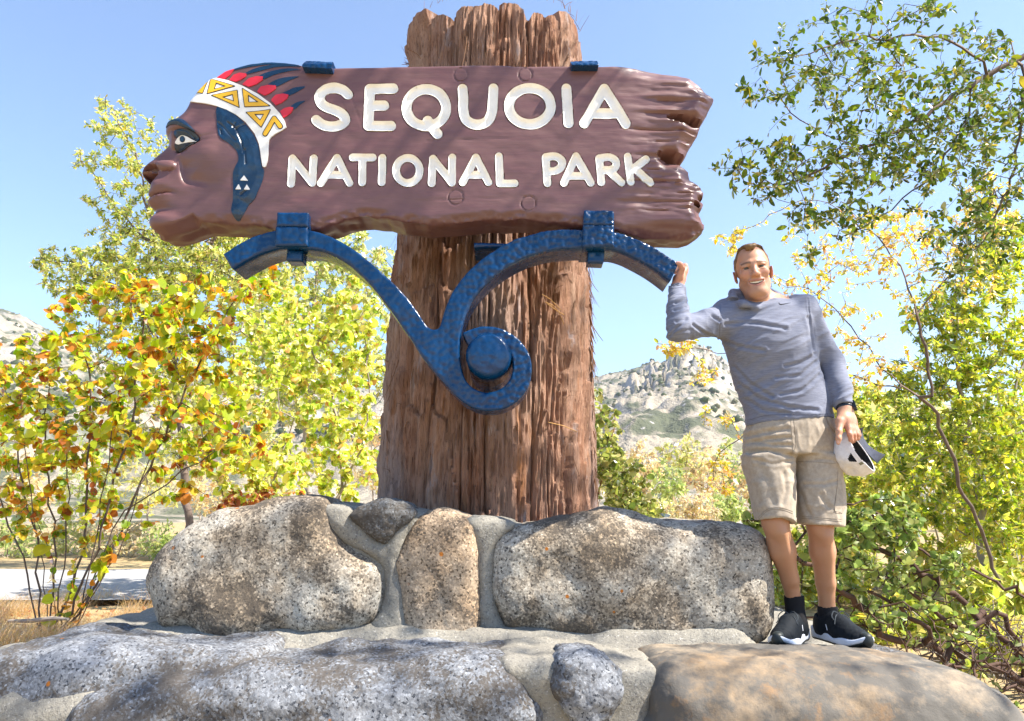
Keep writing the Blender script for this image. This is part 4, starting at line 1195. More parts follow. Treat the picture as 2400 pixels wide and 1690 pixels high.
for _ in range(110):       # ragged right-hand silhouette
    ph = rb.uniform(1.30, 1.72); z = rb.choice([rb.uniform(2.45, 3.1), rb.uniform(1.5, 4.4)])
    d = np.array([.16 + .14 * rb.random(), -.1, -.95])
    fibre(surf(ph, z, -.015), d, rb.uniform(.04, .13), rb.uniform(.004, .010), .12, .1)
for _ in range(60):        # and the left one, mostly near the top
    ph = -rb.uniform(1.25, 1.7); z = rb.choice([rb.uniform(4.05, 4.55), rb.uniform(1.5, 4.4)])
    d = np.array([-.6, -.1, .7 * rb.normal() + .1])
    fibre(surf(ph, z, -.02), d, rb.uniform(.04, .13), rb.uniform(.003, .007), .2, .1)
for k in range(40):        # frayed tips along the cut
    ph = rb.uniform(-1.5, 1.5); fibre(surf(ph, 4.50 + .12 * abs(math.sin(ph)), -.03), (rb.normal() * .3, -.1, 1), rb.uniform(.03, .09), rb.uniform(.002, .005), .3, 0)
M_OF = simple('orange_fibre', (.42, .23, .07), .8)
fb = mb.build('bark_fibre', mat_bark('bark_fibre', (.12, .06, .035), (.34, .19, .10)), log); fb['kind'] = 'stuff'
for pts in ([(1278, 708), (1296, 716), (1310, 732), (1322, 760)], [(1282, 712), (1304, 728), (1322, 738)], [(1285, 990), (1320, 998), (1352, 1012)], [(1270, 690), (1290, 702), (1314, 726)]):
    q = np.array(pts); dx = (q[:, 0] - 1150) / 245
    yv = TY - .66 * np.sqrt(np.clip(1 - dx ** 2, .05, 1)) - .01
    mb = MeshB(); mb.tube(P(q[:, 0], q[:, 1], yv), .0024, 5); mb.build('loose_orange_fibre', M_OF, log)
# ------------------------------------------------------------------ the carved sign board
def c1(*p): return [(300 + x * .34637, 100 + y * .34637) for x, y in p]
def c2(*p): return [(900 + x * .40816, y * .40816) for x, y in p]
def c3(*p): return [(500 + x * .49652, 480 + y * .49652) for x, y in p]
def c8(*p): return [(320 + x * .21034, 260 + y * .21034) for x, y in p]

def board_paint():
    t = NT('brown_sign_paint', 0.36, 0.5)
    g = t.noise(3.5, 5, .6, (1, 1, 6))
    f = t.noise(40, 4, .6, (.35, 1, 3))
    base = t.mix(t.ramp(g, [(.3, (0, 0, 0)), (.7, (1, 1, 1))]), (.124, .057, .058), (.154, .077, .072))
    t.color(t.mix(t.ramp(f, [(.55, (0, 0, 0)), (.8, (.4, .4, .4))]), base, (.085, .036, .036)))
    t.rough(t.ramp(g, [(.3, (.30,) * 3), (.7, (.46,) * 3)]))
    t.bump(t.noise(26, 5, .6, (.25, 1, 2.2)), .22, .006)
    t.bump(t.noise(170, 3, .6, (.3, 1, 1)), .12, .002)
    return t.m
M_BOARD = board_paint()
def gloss(name, col, rough=.32, bump=.15):
    t = NT(name, rough, .55)
    n = t.noise(14, 4)
    t.color(t.mix(n, tuple(c * .78 for c in col), tuple(min(1, c * 1.2) for c in col)))
    t.rough(t.ramp(t.noise(9, 3), [(.3, (rough * .8,) * 3), (.7, (rough * 1.3,) * 3)]))
    t.bump(t.noise(60, 4), bump, .003)
    return t.m
M_WHITE = gloss('white_sign_paint', (.80, .79, .75), .42)
M_RED = gloss('red_sign_paint', (.62, .018, .035), .35)
M_YEL = gloss('yellow_sign_paint', (.78, .44, .012), .4)
M_INK = gloss('black_gloss_sky_tinted', (.004, .028, .068), .28, .25)  # black paint; the blue of the reflected sky is put into the base colour
M_BLK = gloss('black_outline_paint', (.012, .011, .012), .4)

YB = 3.27; TB = .19
outline = c1((418, 408), (406, 436), (385, 470), (330, 530), (288, 560), (265, 592), (258, 620), (264, 645), (276, 668), (262, 690),
             (225, 735), (165, 800), (110, 845), (87, 877), (98, 905), (128, 938), (152, 964), (156, 985), (140, 1012), (131, 1032), (150, 1046),
             (140, 1058), (128, 1074), (142, 1102), (172, 1130), (168, 1150), (148, 1182), (138, 1215), (144, 1236), (168, 1268), (204, 1284), (250, 1284),
             (340, 1264), (420, 1236), (460, 1218), (490, 1212), (540, 1212), (620, 1217), (700, 1218), (760, 1227), (830, 1222), (900, 1228), (960, 1245), (1010, 1262),
             (1120, 1265), (1240, 1260), (1290, 1250), (1340, 1232), (1400, 1216), (1450, 1192), (1500, 1180), (1560, 1168), (1620, 1165), (1690, 1176), (1750, 1178))
outline += c2((30, 1250), (100, 1268), (170, 1270), (250, 1285), (330, 1276), (420, 1272), (520, 1262), (610, 1252), (700, 1258), (790, 1250), (860, 1255), (930, 1268), (1000, 1266),
              (1080, 1284), (1140, 1292), (1230, 1298), (1320, 1312), (1420, 1330), (1500, 1342), (1600, 1340), (1740, 1344), (1795, 1328), (1840, 1298), (1866, 1276), (1866, 1250),
              (1845, 1215), (1833, 1180), (1852, 1150), (1860, 1130), (1846, 1105), (1858, 1075), (1840, 1042), (1800, 1012), (1776, 1000), (1768, 952), (1735, 925), (1712, 908), (1640, 896), (1700, 894), (1728, 890),
              (1770, 812), (1820, 725), (1838, 690), (1800, 680), (1838, 672), (1880, 600), (1910, 550), (1918, 525), (1890, 503), (1830, 450), (1776, 400), (1690, 383), (1560, 370), (1450, 366), (1350, 374),
              (1230, 379), (1060, 376), (860, 376), (760, 378), (680, 370), (560, 370), (400, 375), (200, 376), (0, 382))
outline += c1((1390, 168), (1200, 156), (1130, 142), (1060, 132), (970, 127), (920, 129), (830, 142), (720, 176), (660, 200), (600, 247), (560, 260), (490, 330))
outline = np.array(outline)
board_sdf = lambda q: poly_sdf(q, outline)

# letters: strokes (pixel polylines, half width)
def arc(cx, cy, rx, ry, a0=0, a1=360, n=40):
    a = np.radians(np.linspace(a0, a1, n)); return [(cx + rx * math.cos(t), cy - ry * math.sin(t)) for t in a]
R1, R2 = 11.6, 8.9
LET = []
LET.append(('S', R1, [spline(c1((1488, 352), (1455, 322), (1400, 306), (1335, 318), (1297, 358), (1305, 405), (1345, 437), (1410, 462), (1458, 492), (1468, 530), (1440, 556), (1385, 568), (1320, 556), (1274, 524)), 6, False)]))
LET.append(('E', R1, [c1((1636, 314), (1627, 563)), c1((1636, 314), (1795, 312)), c1((1630, 428), (1732, 426)), c1((1627, 563), (1780, 563))]))
LET.append(('Q', R1, [c2(*arc(243, 619, 114, 106)), c2((252, 695), (282, 738), (308, 770))]))
LET.append(('U', R1, [spline(c2((452, 512), (455, 560), (456, 630), (472, 688), (530, 716), (588, 700), (618, 650), (625, 580), (628, 510)), 5, False)]))
LET.append(('O', R1, [c2(*arc(838, 610, 120, 104))]))
LET.append(('I', R1, [c2((1047, 510), (1060, 708))]))
LET.append(('A', R1, [c2((1265, 512), (1150, 708)), c2((1265, 512), (1388, 708)), c2((1205, 651), (1330, 651))]))
LET.append(('N', R2, [c1((1115, 786), (1103, 955)), c1((1115, 786), (1247, 948)), c1((1258, 784), (1247, 948))]))
LET.append(('A', R2, [c1((1415, 780), (1307, 950)), c1((1415, 780), (1500, 950)), c1((1350, 896), (1470, 896))]))
LET.append(('T', R2, [c1((1522, 778), (1656, 778)), c1((1588, 778), (1585, 946))]))
LET.append(('I', R2, [c1((1722, 780), (1717, 946))]))
LET.append(('O', R2, [c2(*arc(137, 980, 68, 72))]))
LET.append(('N', R2, [c2((281, 912), (274, 1052)), c2((281, 912), (390, 1048)), c2((392, 906), (390, 1048))]))
LET.append(('A', R2, [c2((528, 906), (452, 1047)), c2((528, 906), (600, 1047)), c2((485, 1004), (575, 1004))]))
LET.append(('L', R2, [c2((660, 897), (666, 1053)), c2((666, 1053), (750, 1053))]))
LET.append(('P', R2, [c2((929, 902), (938, 1052)), spline(c2((929, 902), (985, 898), (1020, 922), (1018, 955), (985, 980), (936, 982)), 5, False)]))
LET.append(('A', R2, [c2((1102, 898), (1034, 1050)), c2((1102, 898), (1188, 1050)), c2((1065, 1010), (1160, 1010))]))
LET.append(('R', R2, [c2((1236, 908), (1248, 1046)), spline(c2((1236, 908), (1295, 904), (1332, 926), (1328, 960), (1290, 977), (1244, 976)), 5, False), c2((1288, 977), (1364, 1047))]))
LET.append(('K', R2, [c2((1400, 898), (1419, 1042)), c2((1508, 906), (1410, 985)), c2((1440, 962), (1533, 1040))]))

def stroke_sdf(strokes, r):
    def f(q):
        d = np.full(len(q), 1e9)
        for s in strokes: d = np.minimum(d, seg_dist(q, np.array(s)))
        # a painter's hand: slightly uneven edge
        return d - r - 0.5 * noise(np.c_[q / 14.0, np.full(len(q), 3.3)], 4)
    return f
PLUGS = [c2((440, 428))[0] + (15.5,), c2((812, 428))[0] + (15.5,), c2((412, 1132))[0] + (17,), c2((830, 1168))[0] + (17,)]

def G2(q, cx, cy, rx, ry, a=0.0):
    ca, sa = math.cos(a), math.sin(a)
    x = (q[:, 0] - cx) * ca + (q[:, 1] - cy) * sa; y = -(q[:, 0] - cx) * sa + (q[:, 1] - cy) * ca
    return np.exp(-((x / rx) ** 2 + (y / ry) ** 2))
def bumpd(q, cx, cy, rx, ry, a=0.0):
    ca, sa = math.cos(a), math.sin(a)
    x = (q[:, 0] - cx) * ca + (q[:, 1] - cy) * sa; y = -(q[:, 0] - cx) * sa + (q[:, 1] - cy) * ca
    return np.sqrt(np.clip(1 - (x / rx) ** 2 - (y / ry) ** 2, 0, 1))
def line_at(q, pts):
    pts = np.array(sorted(pts)); return np.interp(q[:, 0], pts[:, 0], pts[:, 1])

BROW = spline(c8((330, 235), (352, 195), (400, 145), (480, 122), (560, 145), (625, 200), (675, 255), (690, 285), (640, 262), (560, 232), (480, 208), (420, 205), (360, 212)), 5)
SOCK = spline(c8((460, 262), (520, 245), (600, 262), (660, 280), (715, 320), (728, 355), (690, 385), (600, 440), (520, 476), (450, 470), (440, 400), (455, 330)), 5)
CREASE = spline(c8((470, 545), (500, 600), (510, 700), (530, 780), (570, 835), (640, 855)), 5, False)
UNDERNOSE = np.array(c8((50, 690), (110, 702), (245, 700), (255, 720), (165, 835), (130, 800)))
NOSTRIL = spline(c8((85, 672), (130, 640), (200, 618), (245, 640), (258, 690), (180, 690)), 5)
JAW = c8((100, 1300), (200, 1285), (320, 1282), (440, 1255), (540, 1205), (640, 1150), (690, 1200), (760, 1235), (900, 1240))

def board_depth(q):
    d = np.zeros(len(q))
    s = -board_sdf(q)
    x, y = q[:, 0], q[:, 1]
    face = sstep(640, 470, x)
    # rounded rim all round, much wider on the profile of the face
    w = 7 + 12 * sstep(520, 420, x) * sstep(180, 260, y)
    d -= (0.010 + .012 * sstep(500, 420, x)) * (1 - np.sqrt(np.clip(1 - (1 - np.clip(s / w, 0, 1)) ** 2, 0, 1)))
    # face relief (metres)
    d += .030 * face * G2(q, 520, 350, 150, 190)
    d += .030 * face * G2(q, 415, 300, 55, 22, .25)                      # brow ridge
    so = poly_sdf(q, SOCK)
    d -= .030 * sstep(6, -10, so)
    d += .022 * bumpd(q, 428, 336, 34, 22, .1)                           # eyeball
    d -= .018 * G2(q, 392, 348, 22, 34, .45)                             # beside the bridge
    d += .012 * G2(q, 372, 372, 34, 18, -.9)                             # bridge
    d += .024 * bumpd(q, 394, 392, 24, 13, .05)                          # wing of the nose
    d += .012 * G2(q, 352, 390, 22, 10, -.35)
    d -= .034 * sstep(1, -3, poly_sdf(q, NOSTRIL))
    un = poly_sdf(q, UNDERNOSE)
    d -= .065 * sstep(1, -6, un)
    cr = seg_dist(q, CREASE)
    sgn = np.where(x < np.interp(y, CREASE[:, 1], CREASE[:, 0]), -cr, cr)
    band = sstep(368, 398, y) * sstep(446, 422, y)
    d -= band * .019 * sstep(-5, 6, sgn) * np.exp(-(np.maximum(sgn, 0) / 28) ** 2)
    d += .016 * G2(q, 500, 372, 60, 45)                                   # cheekbone
    d -= .014 * G2(q, 485, 440, 45, 45)                                   # hollow cheek
    d += .009 * face * G2(q, 392, 430, 50, 30)                            # upper lip block
    ml = line_at(q, c8((100, 988), (150, 968), (250, 940), (370, 915), (430, 925)))
    mw = sstep(412, 366, x)
    v = y - ml
    up = sstep(-44, -19, v) * np.clip(-v / 17, 0, 1) ** .8          # upper lip: an edge, then a plane cut back to the mouth
    lowl = sstep(-1, 2.5, v) * np.clip(1 - v / 27, 0, 1) ** .9      # lower lip the same
    d += mw * (.013 * up + .017 * lowl) - .012 * sstep(425, 380, x) * np.exp(-(v / 2.6) ** 2)
    d -= .012 * sstep(440, 380, x) * np.exp(-((y - 494) / 10) ** 2)
    d += .018 * G2(q, 385, 518, 46, 20)                                   # chin
    jl = line_at(q, JAW)
    jm = sstep(500, 455, x) * sstep(335, 360, x)
    u = np.clip(y - jl, 0, 80)
    d -= jm * (.0022 * u + .012 * sstep(0, 8, u))
    d -= .005 * G2(q, 475, 336, 26, 3.0, -.1) + .005 * G2(q, 492, 325, 20, 2.5, -.3)
    # hand-hewn lower rim and broken right end
    rim = sstep(20, 3, s) * sstep(430, 480, y) * sstep(460, 520, x)
    p3 = np.c_[x / 26.0, y / 15.0, np.full(len(q), 1.7)]
    d -= rim * (.012 + .012 * fbm(p3, 3, 21))
    e = sstep(1430, 1560, x + 28 * noise(np.c_[y / 60.0, x / 300, y * 0], 3))
    ledge = fbm(np.c_[x / 120.0, y / 11.0, np.full(len(q), 6.2)], 4, 9)
    d -= e * (.016 + .007 * ledge + .05 * sstep(34, 0, s))
    for cx, cy, rx, ry in ((1612, 271, 48, 9.5), (1582, 356, 40, 8.5), (1655, 452, 13, 6), (1640, 468, 9, 6)):
        d -= .085 * sstep(.05, .55, bumpd(q, cx, cy, rx, ry, .06))
    for x0, y0, x1, y1 in ((1470, 262, 1640, 258), (1500, 300, 1650, 296), (1520, 330, 1620, 322), (1500, 392, 1620, 398), (1440, 420, 1640, 424), (1500, 450, 1650, 446), (1480, 488, 1640, 492), (1540, 232, 1660, 228)):
        d -= .006 * sstep(1480, 1560, x) * np.exp(-((seg_dist(q, np.array([(x0, y0), (x1, y1)])) + 2 * noise(np.c_[x / 20, y / 20, y * 0], 3)) / 1.6) ** 2)
    for cx, cy, rx, ry, dep in ( (1632, 436, 22, 5, .02), (1560, 300, 80, 3, .012), (1530, 420, 70, 3, .010), (1560, 392, 60, 2.6, .008), (1545, 468, 70, 2.5, .006)):
        d -= dep * G2(q, cx, cy, rx, ry)
    d += .0022 * fbm(np.c_[x / 70.0, y / 30.0, np.full(len(q), 2.2)], 3, 2)
    # long hairline checks in the wood
    for x0, y0, x1, y1 in ((808, 190, 850, 300), (800, 236, 812, 262), (1000, 330, 1230, 322), (640, 318, 760, 312), (980, 470, 1250, 462)):
        d -= .0025 * np.exp(-(seg_dist(q, np.array([(x0, y0), (x1, y1)])) / 1.0) ** 2)
    for cx, cy, r in PLUGS:
        rr = np.hypot(x - cx, y - cy)
        d -= .006 * np.exp(-((rr - r) / 1.2) ** 2)
    return d

_bd_cache = {}
def groove(d_edge, r, deep):
    t = np.clip(-d_edge / (r * .55), 0, 1)
    return deep * np.sin(t * math.pi / 2) ** 1.2

LETSDF = [stroke_sdf(s, r) for _, r, s in LET]
def board_depth_cut(q):
    d = board_depth(q)
    m = (q[:, 0] > 660) & (q[:, 0] < 1560) & (q[:, 1] > 180) & (q[:, 1] < 450)
    if m.any():
        qq = q[m]; dd = np.full(len(qq), 1e9); deep = np.zeros(len(qq))
        for f, (_, r, _s) in zip(LETSDF, LET):
            e = f(qq); dd = np.minimum(dd, e)
        cutd = np.where(dd < -0.2, .020, 0) 
        d[m] -= cutd
    return d

sign = empty('carved_sign', P(1000, 530, YB + .1), 'large brown wooden board carved as a warrior profile with the white words SEQUOIA NATIONAL PARK', 'sign')
board = sheet('board', M_BOARD, board_sdf, (325, 138, 1690, 582), 3.0, board_depth_cut, YB, TB, 6, .012, sign, 50)

def inlay(name, mat, sdf, bbox, step, proud, parent, back=.012, extra=None, label=None, sharp=45):
    def dep(q):
        d = board_depth(q) + proud
        if extra is not None: d = d + extra(q)
        return d
    o = sheet(name, mat, sdf, bbox, step, dep, YB, .0, 1, 0, None, sharp)
    # the rear of an inlay follows the board instead of standing on one plane
    me = o.data; n = len(me.vertices); co = np.empty(n * 3); me.vertices.foreach_get('co', co); co = co.reshape(-1, 3)
    h = n // 1
    px, py, f = proj(co)
    rear = np.abs(co[:, 1] - YB) < 1e-6
    q = np.c_[px, py][rear]
    dd = board_depth(q) - back
    if extra is not None: dd = dd + np.minimum(extra(q), 0)
    co[rear, 1] = YB - dd
    me.vertices.foreach_set('co', co.ravel()); me.update()
    adopt(o, parent)
    if label: o['label'] = label
    return o

def bb(pts, m=4):
    p = np.array(pts); return (p[:, 0].min() - m, p[:, 1].min() - m, p[:, 0].max() + m, p[:, 1].max() + m)
for (ch, r, st), f in zip(LET, LETSDF):
    allp = [p for s in st for p in s]
    inlay('letter', M_WHITE, f, bb(allp, r + 4), 2.0, .0015, sign, .024,
          extra=lambda q, f=f, r=r: -groove(f(q), r, .015), label='white painted carved letter ' + ch)
HBAND = np.array(c1((418, 396), (470, 348), (520, 298), (560, 260), (600, 250), (690, 268), (780, 300), (880, 350), (965, 412), (1030, 482), (1060, 530), (1073, 575), (1040, 598), (1000, 620), (970, 642), (955, 662),
                    (953, 700), (952, 760), (945, 810), (934, 843), (925, 848), (914, 842), (905, 790), (900, 750), (890, 690), (860, 620), (800, 545), (740, 500), (680, 470), (610, 446), (540, 432), (470, 421), (425, 410)))
HBAND[:4] = spline(HBAND[:4], 1, False)[:4]
poly = lambda p: (lambda q, p=np.array(p): poly_sdf(q, p))
clip_in = lambda f, m=1.0: (lambda q: np.maximum(f(q), board_sdf(q) + m))
hb = inlay('headband', M_WHITE, clip_in(poly(HBAND), .6), bb(HBAND), 2.2, .006, sign)
HAIR = spline(c1((613, 447), (660, 455), (720, 490), (790, 548), (850, 625), (880, 690), (893, 745), (906, 835), (922, 875), (905, 950), (880, 1010), (860, 1060), (820, 1102), (790, 1158), (755, 1203), (728, 1197), (705, 1140), (714, 1080), (720, 1000), (719, 900), (738, 850), (757, 808), (748, 752), (700, 702), (640, 662), (620, 600), (612, 520)), 4)
HCR = [spline(c1(*s), 5, False) for s in (((625, 560), (660, 590), (700, 640), (740, 680)), ((690, 560), (735, 590), (760, 640), (780, 690), (790, 760)), ((720, 590), (735, 560)), ((740, 600), (790, 560)), ((800, 740), (806, 830)), ((770, 1040), (800, 1010)), ((640, 610), (650, 640)))]
def hair_extra(q):
    d = .008 * np.clip(-poly_sdf(q, HAIR) / 14, 0, 1)
    for s in HCR: d = d - .006 * np.exp(-(seg_dist(q, s) / 2.2) ** 2)
    return d + .002 * fbm(np.c_[q / 16.0, np.full(len(q), .4)], 2, 31)
hair = inlay('hair', M_INK, poly(HAIR), bb(HAIR), 1.4, .003, sign, extra=hair_extra)
for t in (((795, 910), (769, 945), (821, 945)), ((760, 970), (739, 1007), (778, 1007)), ((814, 970), (794, 1006), (835, 1006))):
    p = c1(*t); inlay('white_triangle', M_WHITE, poly(p), bb(p), 1.2, .013, hair)
TRI = [(((548, 274), (518, 362), (466, 352)), None),
       (((572, 262), (728, 305), (550, 365)), ((607, 288), (672, 309), (594, 333))),
       (((745, 333), (760, 450), (580, 376)), ((718, 364), (727, 412), (650, 387))),
       (((780, 319), (962, 432), (797, 444)), ((818, 363), (886, 409), (822, 413))),
       (((965, 458), (905, 578), (806, 481)), ((922, 487), (898, 532), (860, 491)))]
def ring_sdf(outer, inner):
    def f(q):
        d = poly_sdf(q, np.array(outer))
        return d if inner is None else np.maximum(d, -poly_sdf(q, np.array(inner)))
    return f
for o_, i_ in TRI:
    o = c1(*o_); i = c1(*i_) if i_ else None
    f = ring_sdf(o, i)
    inlay('triangle_outline', M_BLK, clip_in(lambda q, f=f: f(q) - 1.3), bb(o, 5), 1.2, .0072, hb)
    inlay('yellow_triangle', M_YEL, clip_in(lambda q, f=f: f(q) + .5), bb(o, 5), 1.2, .0088, hb)
HOOK = [c1((940, 628), (992, 515), (1036, 578))]
for nm, mt, r, pr in (('triangle_outline', M_BLK, 6.6, .0072), ('yellow_triangle', M_YEL, 4.6, .0088)):
    f = stroke_sdf([c1((932, 622), (992, 516)), c1((992, 516), (1032, 570))], r)
    inlay(nm, mt, lambda q, f=f: np.maximum(f(q), poly_sdf(q, np.array(HBAND)) + 2.0), bb(c1((910, 480), (1060, 660))), 1.2, pr, hb)
FEA = [(((607, 248), (650, 202), (725, 185), (692, 230), (660, 256)), ((705, 192), (770, 164), (850, 142), (960, 128), (1080, 138), (1185, 154), (1050, 150), (950, 148), (850, 162), (760, 184))),
       (((692, 262), (720, 226), (760, 210), (805, 215), (800, 235), (770, 256), (735, 273)), ((795, 212), (850, 180), (930, 158), (1030, 146), (1180, 162), (1040, 162), (950, 177), (860, 202), (808, 216))),
       (((778, 288), (820, 246), (870, 230), (915, 232), (912, 255), (870, 285), (820, 303)), ((885, 230), (940, 202), (1010, 183), (1090, 175), (1170, 185), (1100, 191), (1000, 216), (930, 246), (910, 245))),
       (((875, 335), (900, 300), (950, 288), (1002, 293), (1000, 315), (960, 345), (925, 360)), ((945, 288), (990, 258), (1060, 236), (1155, 228), (1090, 256), (1040, 281), (1002, 297))),
       (((968, 390), (1000, 356), (1050, 347), (1088, 355), (1080, 380), (1040, 411), (1000, 425)), ((1045, 346), (1090, 321), (1130, 304), (1200, 297), (1150, 331), (1110, 351), (1086, 359))),
       (((1030, 466), (1060, 446), (1100, 438), (1122, 443), (1105, 475), (1070, 500), (1050, 509)), ((1098, 440), (1125, 416), (1160, 401), (1200, 397), (1165, 421), (1140, 446), (1118, 452)))]
for red, blue in FEA:
    b = spline(c1(*blue), 4); r = np.array(c1(*red))
    fo = inlay('feather', M_INK, clip_in(poly(b), 1.2), bb(b), 1.5, .0025, sign, label='black tipped feather with a red base, sky reflection painted in as blue')
    ro = inlay('red_base', M_RED, clip_in(poly(r), 1.2), bb(r), 1.5, .0050, fo)
def brow_extra(q): return .012 * np.clip(-poly_sdf(q, BROW) / 10, 0, 1)
inlay('eyebrow', M_INK, clip_in(poly(BROW), 1.0), bb(BROW), 1.8, .004, sign, .03, extra=brow_extra)
LID = spline(c8((470, 330), (460, 300), (468, 262), (520, 248), (600, 258), (660, 280), (715, 318), (728, 352), (715, 372), (690, 358), (600, 312), (520, 304)), 4)
WHITE = spline(c8((458, 390), (470, 350), (500, 310), (540, 303), (590, 318), (640, 345), (690, 360), (620, 372), (540, 385)), 4)
LOW = spline(c8((445, 405), (460, 392), (540, 386), (620, 374), (695, 366), (690, 386), (600, 440), (520, 476), (452, 472)), 4)
eye = inlay('eye', M_WHITE, poly(WHITE), bb(WHITE), 1.4, .006, sign)
inlay('iris', M_BLK, lambda q: np.hypot((q[:, 0] - 432.7) / 6.6, (q[:, 1] - 332.5) / 6.9) * 6.6 - 6.6, (422, 322, 444, 344), 1.0, .0085, eye)
inlay('pupil', M_INK, lambda q: np.hypot((q[:, 0] - 432.7) / 5.2, (q[:, 1] - 332.5) / 5.6) * 5.2 - 5.2, (422, 322, 444, 344), 1.0, .010, eye)
inlay('upper_eyelid', M_INK, poly(LID), bb(LID), 1.4, .010, sign, extra=lambda q: .006 * np.clip(-poly_sdf(q, LID) / 5, 0, 1))
inlay('lower_eyelid', M_BLK, poly(LOW), bb(LOW), 1.4, .004, sign)  # same black paint as the upper lid, without its painted sky reflection
for cx, cy, r in PLUGS:
    f = lambda q, cx=cx, cy=cy, r=r: np.hypot(q[:, 0] - cx, q[:, 1] - cy) - r + 1.8
    inlay('wooden_plug', M_BOARD, f, (cx - 20, cy - 20, cx + 20, cy + 20), 1.5, .0006, sign)

# ------------------------------------------------------------------ forged bracket
def iron():
    t = NT('hammered_black_iron_sky_tinted', .24, .32)
    n = t.noise(9, 4)
    t.color(t.mix(n, (.001, .024, .082), (.002, .042, .132)))  # black iron, its blue sky reflection painted into the colour
    t.b.inputs['Coat Weight'].default_value = .15; t.b.inputs['Coat Roughness'].default_value = .12
    t.rough(t.ramp(t.noise(25, 3), [(.3, (.17,) * 3), (.75, (.34,) * 3)]))
    t.bump(t.noise(70, 3), .15, .003)
    t.bump(t.noise(240, 2), .08, .001)
    return t.m
M_IRON = iron()
_rs = np.random.default_rng(5)
_CELLS = _rs.random((400, 400, 2))
def dimples(q, size):
    g = q / size; i = np.floor(g).astype(int); best = np.full(len(q), 9.0)
    for dx in (-1, 0, 1):
        for dy in (-1, 0, 1):
            c = i + (dx, dy); o = _CELLS[c[:, 0] % 400, c[:, 1] % 400] * .8 + .1
            best = np.minimum(best, np.linalg.norm(c + o - g, axis=1))
    return 1 - np.clip(best / .62, 0, 1) ** 2
def hammer(q, amp=.0060, size=13.0):
    x = q[:, 0]
    right = sstep(1000, 1250, x)
    return (amp * .42 + amp * .58 * right) * dimples(q, size) + .003 * fbm(np.c_[q / 40.0, np.full(len(q), 9.1)], 3, 77)
YK = 3.25; TK = .175
TOPE = spline(c3((45, 233), (120, 185), (200, 145), (300, 120), (400, 114), (480, 125), (560, 152), (650, 202), (740, 272), (820, 342), (900, 422), (960, 502), (998, 560), (1020, 582), (1043, 588), (1063, 580), (1076, 553), (1095, 490), (1130, 410), (1180, 340), (1240, 280), (1320, 220), (1400, 175), (1480, 145), (1560, 126), (1640, 118), (1740, 119), (1890, 128), (1980, 155), (2060, 190), (2130, 233), (2197, 276)), 4, False)
RLOW = spline(c3((2158, 360), (2080, 302), (2000, 256), (1920, 220), (1840, 207), (1740, 204), (1640, 209), (1560, 221), (1480, 246), (1400, 286), (1320, 342), (1260, 402), (1215, 462), (1185, 532), (1168, 600), (1162, 700), (1172, 775), (1192, 830), (1232, 868), (1290, 886), (1350, 873), (1398, 828), (1415, 762), (1398, 700), (1350, 656), (1290, 641), (1240, 650), (1207, 668)), 4, False)
LLOW = spline(c3((1175, 604), (1240, 580), (1300, 574), (1370, 590), (1440, 634), (1488, 700), (1503, 770), (1490, 850), (1450, 910), (1390, 953), (1310, 971), (1230, 958), (1160, 914), (1090, 842), (1030, 772), (980, 710), (930, 630), (860, 530), (800, 450), (720, 352), (640, 282), (560, 235), (500, 213), (450, 207), (380, 202), (300, 206), (220, 230), (150, 265), (88, 302)), 4, False)
KOUT = np.concatenate([TOPE, RLOW, LLOW])
bracket = empty('iron_bracket', P(1140, 940, YK + .1), 'hammered black iron scroll bracket, coloured blue for its sky reflection, bolted to the log under the sign', 'bracket')
def kdepth(q):
    s = -poly_sdf(q, KOUT)
    return hammer(q) - .006 * (1 - np.clip(s / 4, 0, 1)) ** 2
sheet('scroll', M_IRON, lambda q: poly_sdf(q, KOUT), (515, 530, 1605, 970), 3.0, kdepth, YK, TK, 5, .004, bracket, 50)
# bolt head in the eye of the scroll
KC = np.array(c3((1300, 718))[0]); KR = 53.0
def knob_depth(q):
    r = np.hypot(q[:, 0] - KC[0], q[:, 1] - KC[1]) / KR
    return .050 + .012 * (1 - r ** 2) - .030 * np.clip((r - .80) / .2, 0, 1) ** 2 + .003 * fbm(np.c_[q / 22.0, np.full(len(q), 4.)], 3, 3)
sheet('bolt_head', M_IRON, lambda q: np.hypot(q[:, 0] - KC[0], q[:, 1] - KC[1]) - KR, (KC[0] - 58, KC[1] - 58, KC[0] + 58, KC[1] + 58), 2.0, knob_depth, YK, .40, 6, 0, bracket, 60)

def plate(name, pts, front, back, parent, amp=.005, size=15.0, rnd=5.0):
    p = np.array(pts)
    def dep(q):
        s = -poly_sdf(q, p)
        return front + hammer(q, amp, size) - .006 * (1 - np.clip(s / rnd, 0, 1)) ** 2
    return sheet(name, M_IRON, lambda q: poly_sdf(q, p), bb(p), 2.2, dep, YK, back, 3, .002, parent, 50)
def clamp(upper, lower, nut):
    c = plate('clamp', lower, .022, TK + .02, bracket, .006)
    plate('hook_plate', upper, .024, .03, c, .006)
    plate('nut', nut, -.03, .11, c, .003)
clamp(c1((1020, 1162), (1230, 1163), (1226, 1258), (1014, 1254)), c1((1010, 1254), (1222, 1258), (1222, 1385), (1003, 1385)), c1((1062, 1385), (1168, 1388), (1163, 1460), (1056, 1458)))
clamp(c2((1145, 1218), (1316, 1219), (1318, 1302), (1143, 1300)), c2((1141, 1300), (1318, 1302), (1317, 1425), (1138, 1427)), c2((1175, 1425), (1272, 1425), (1266, 1497), (1174, 1492)))
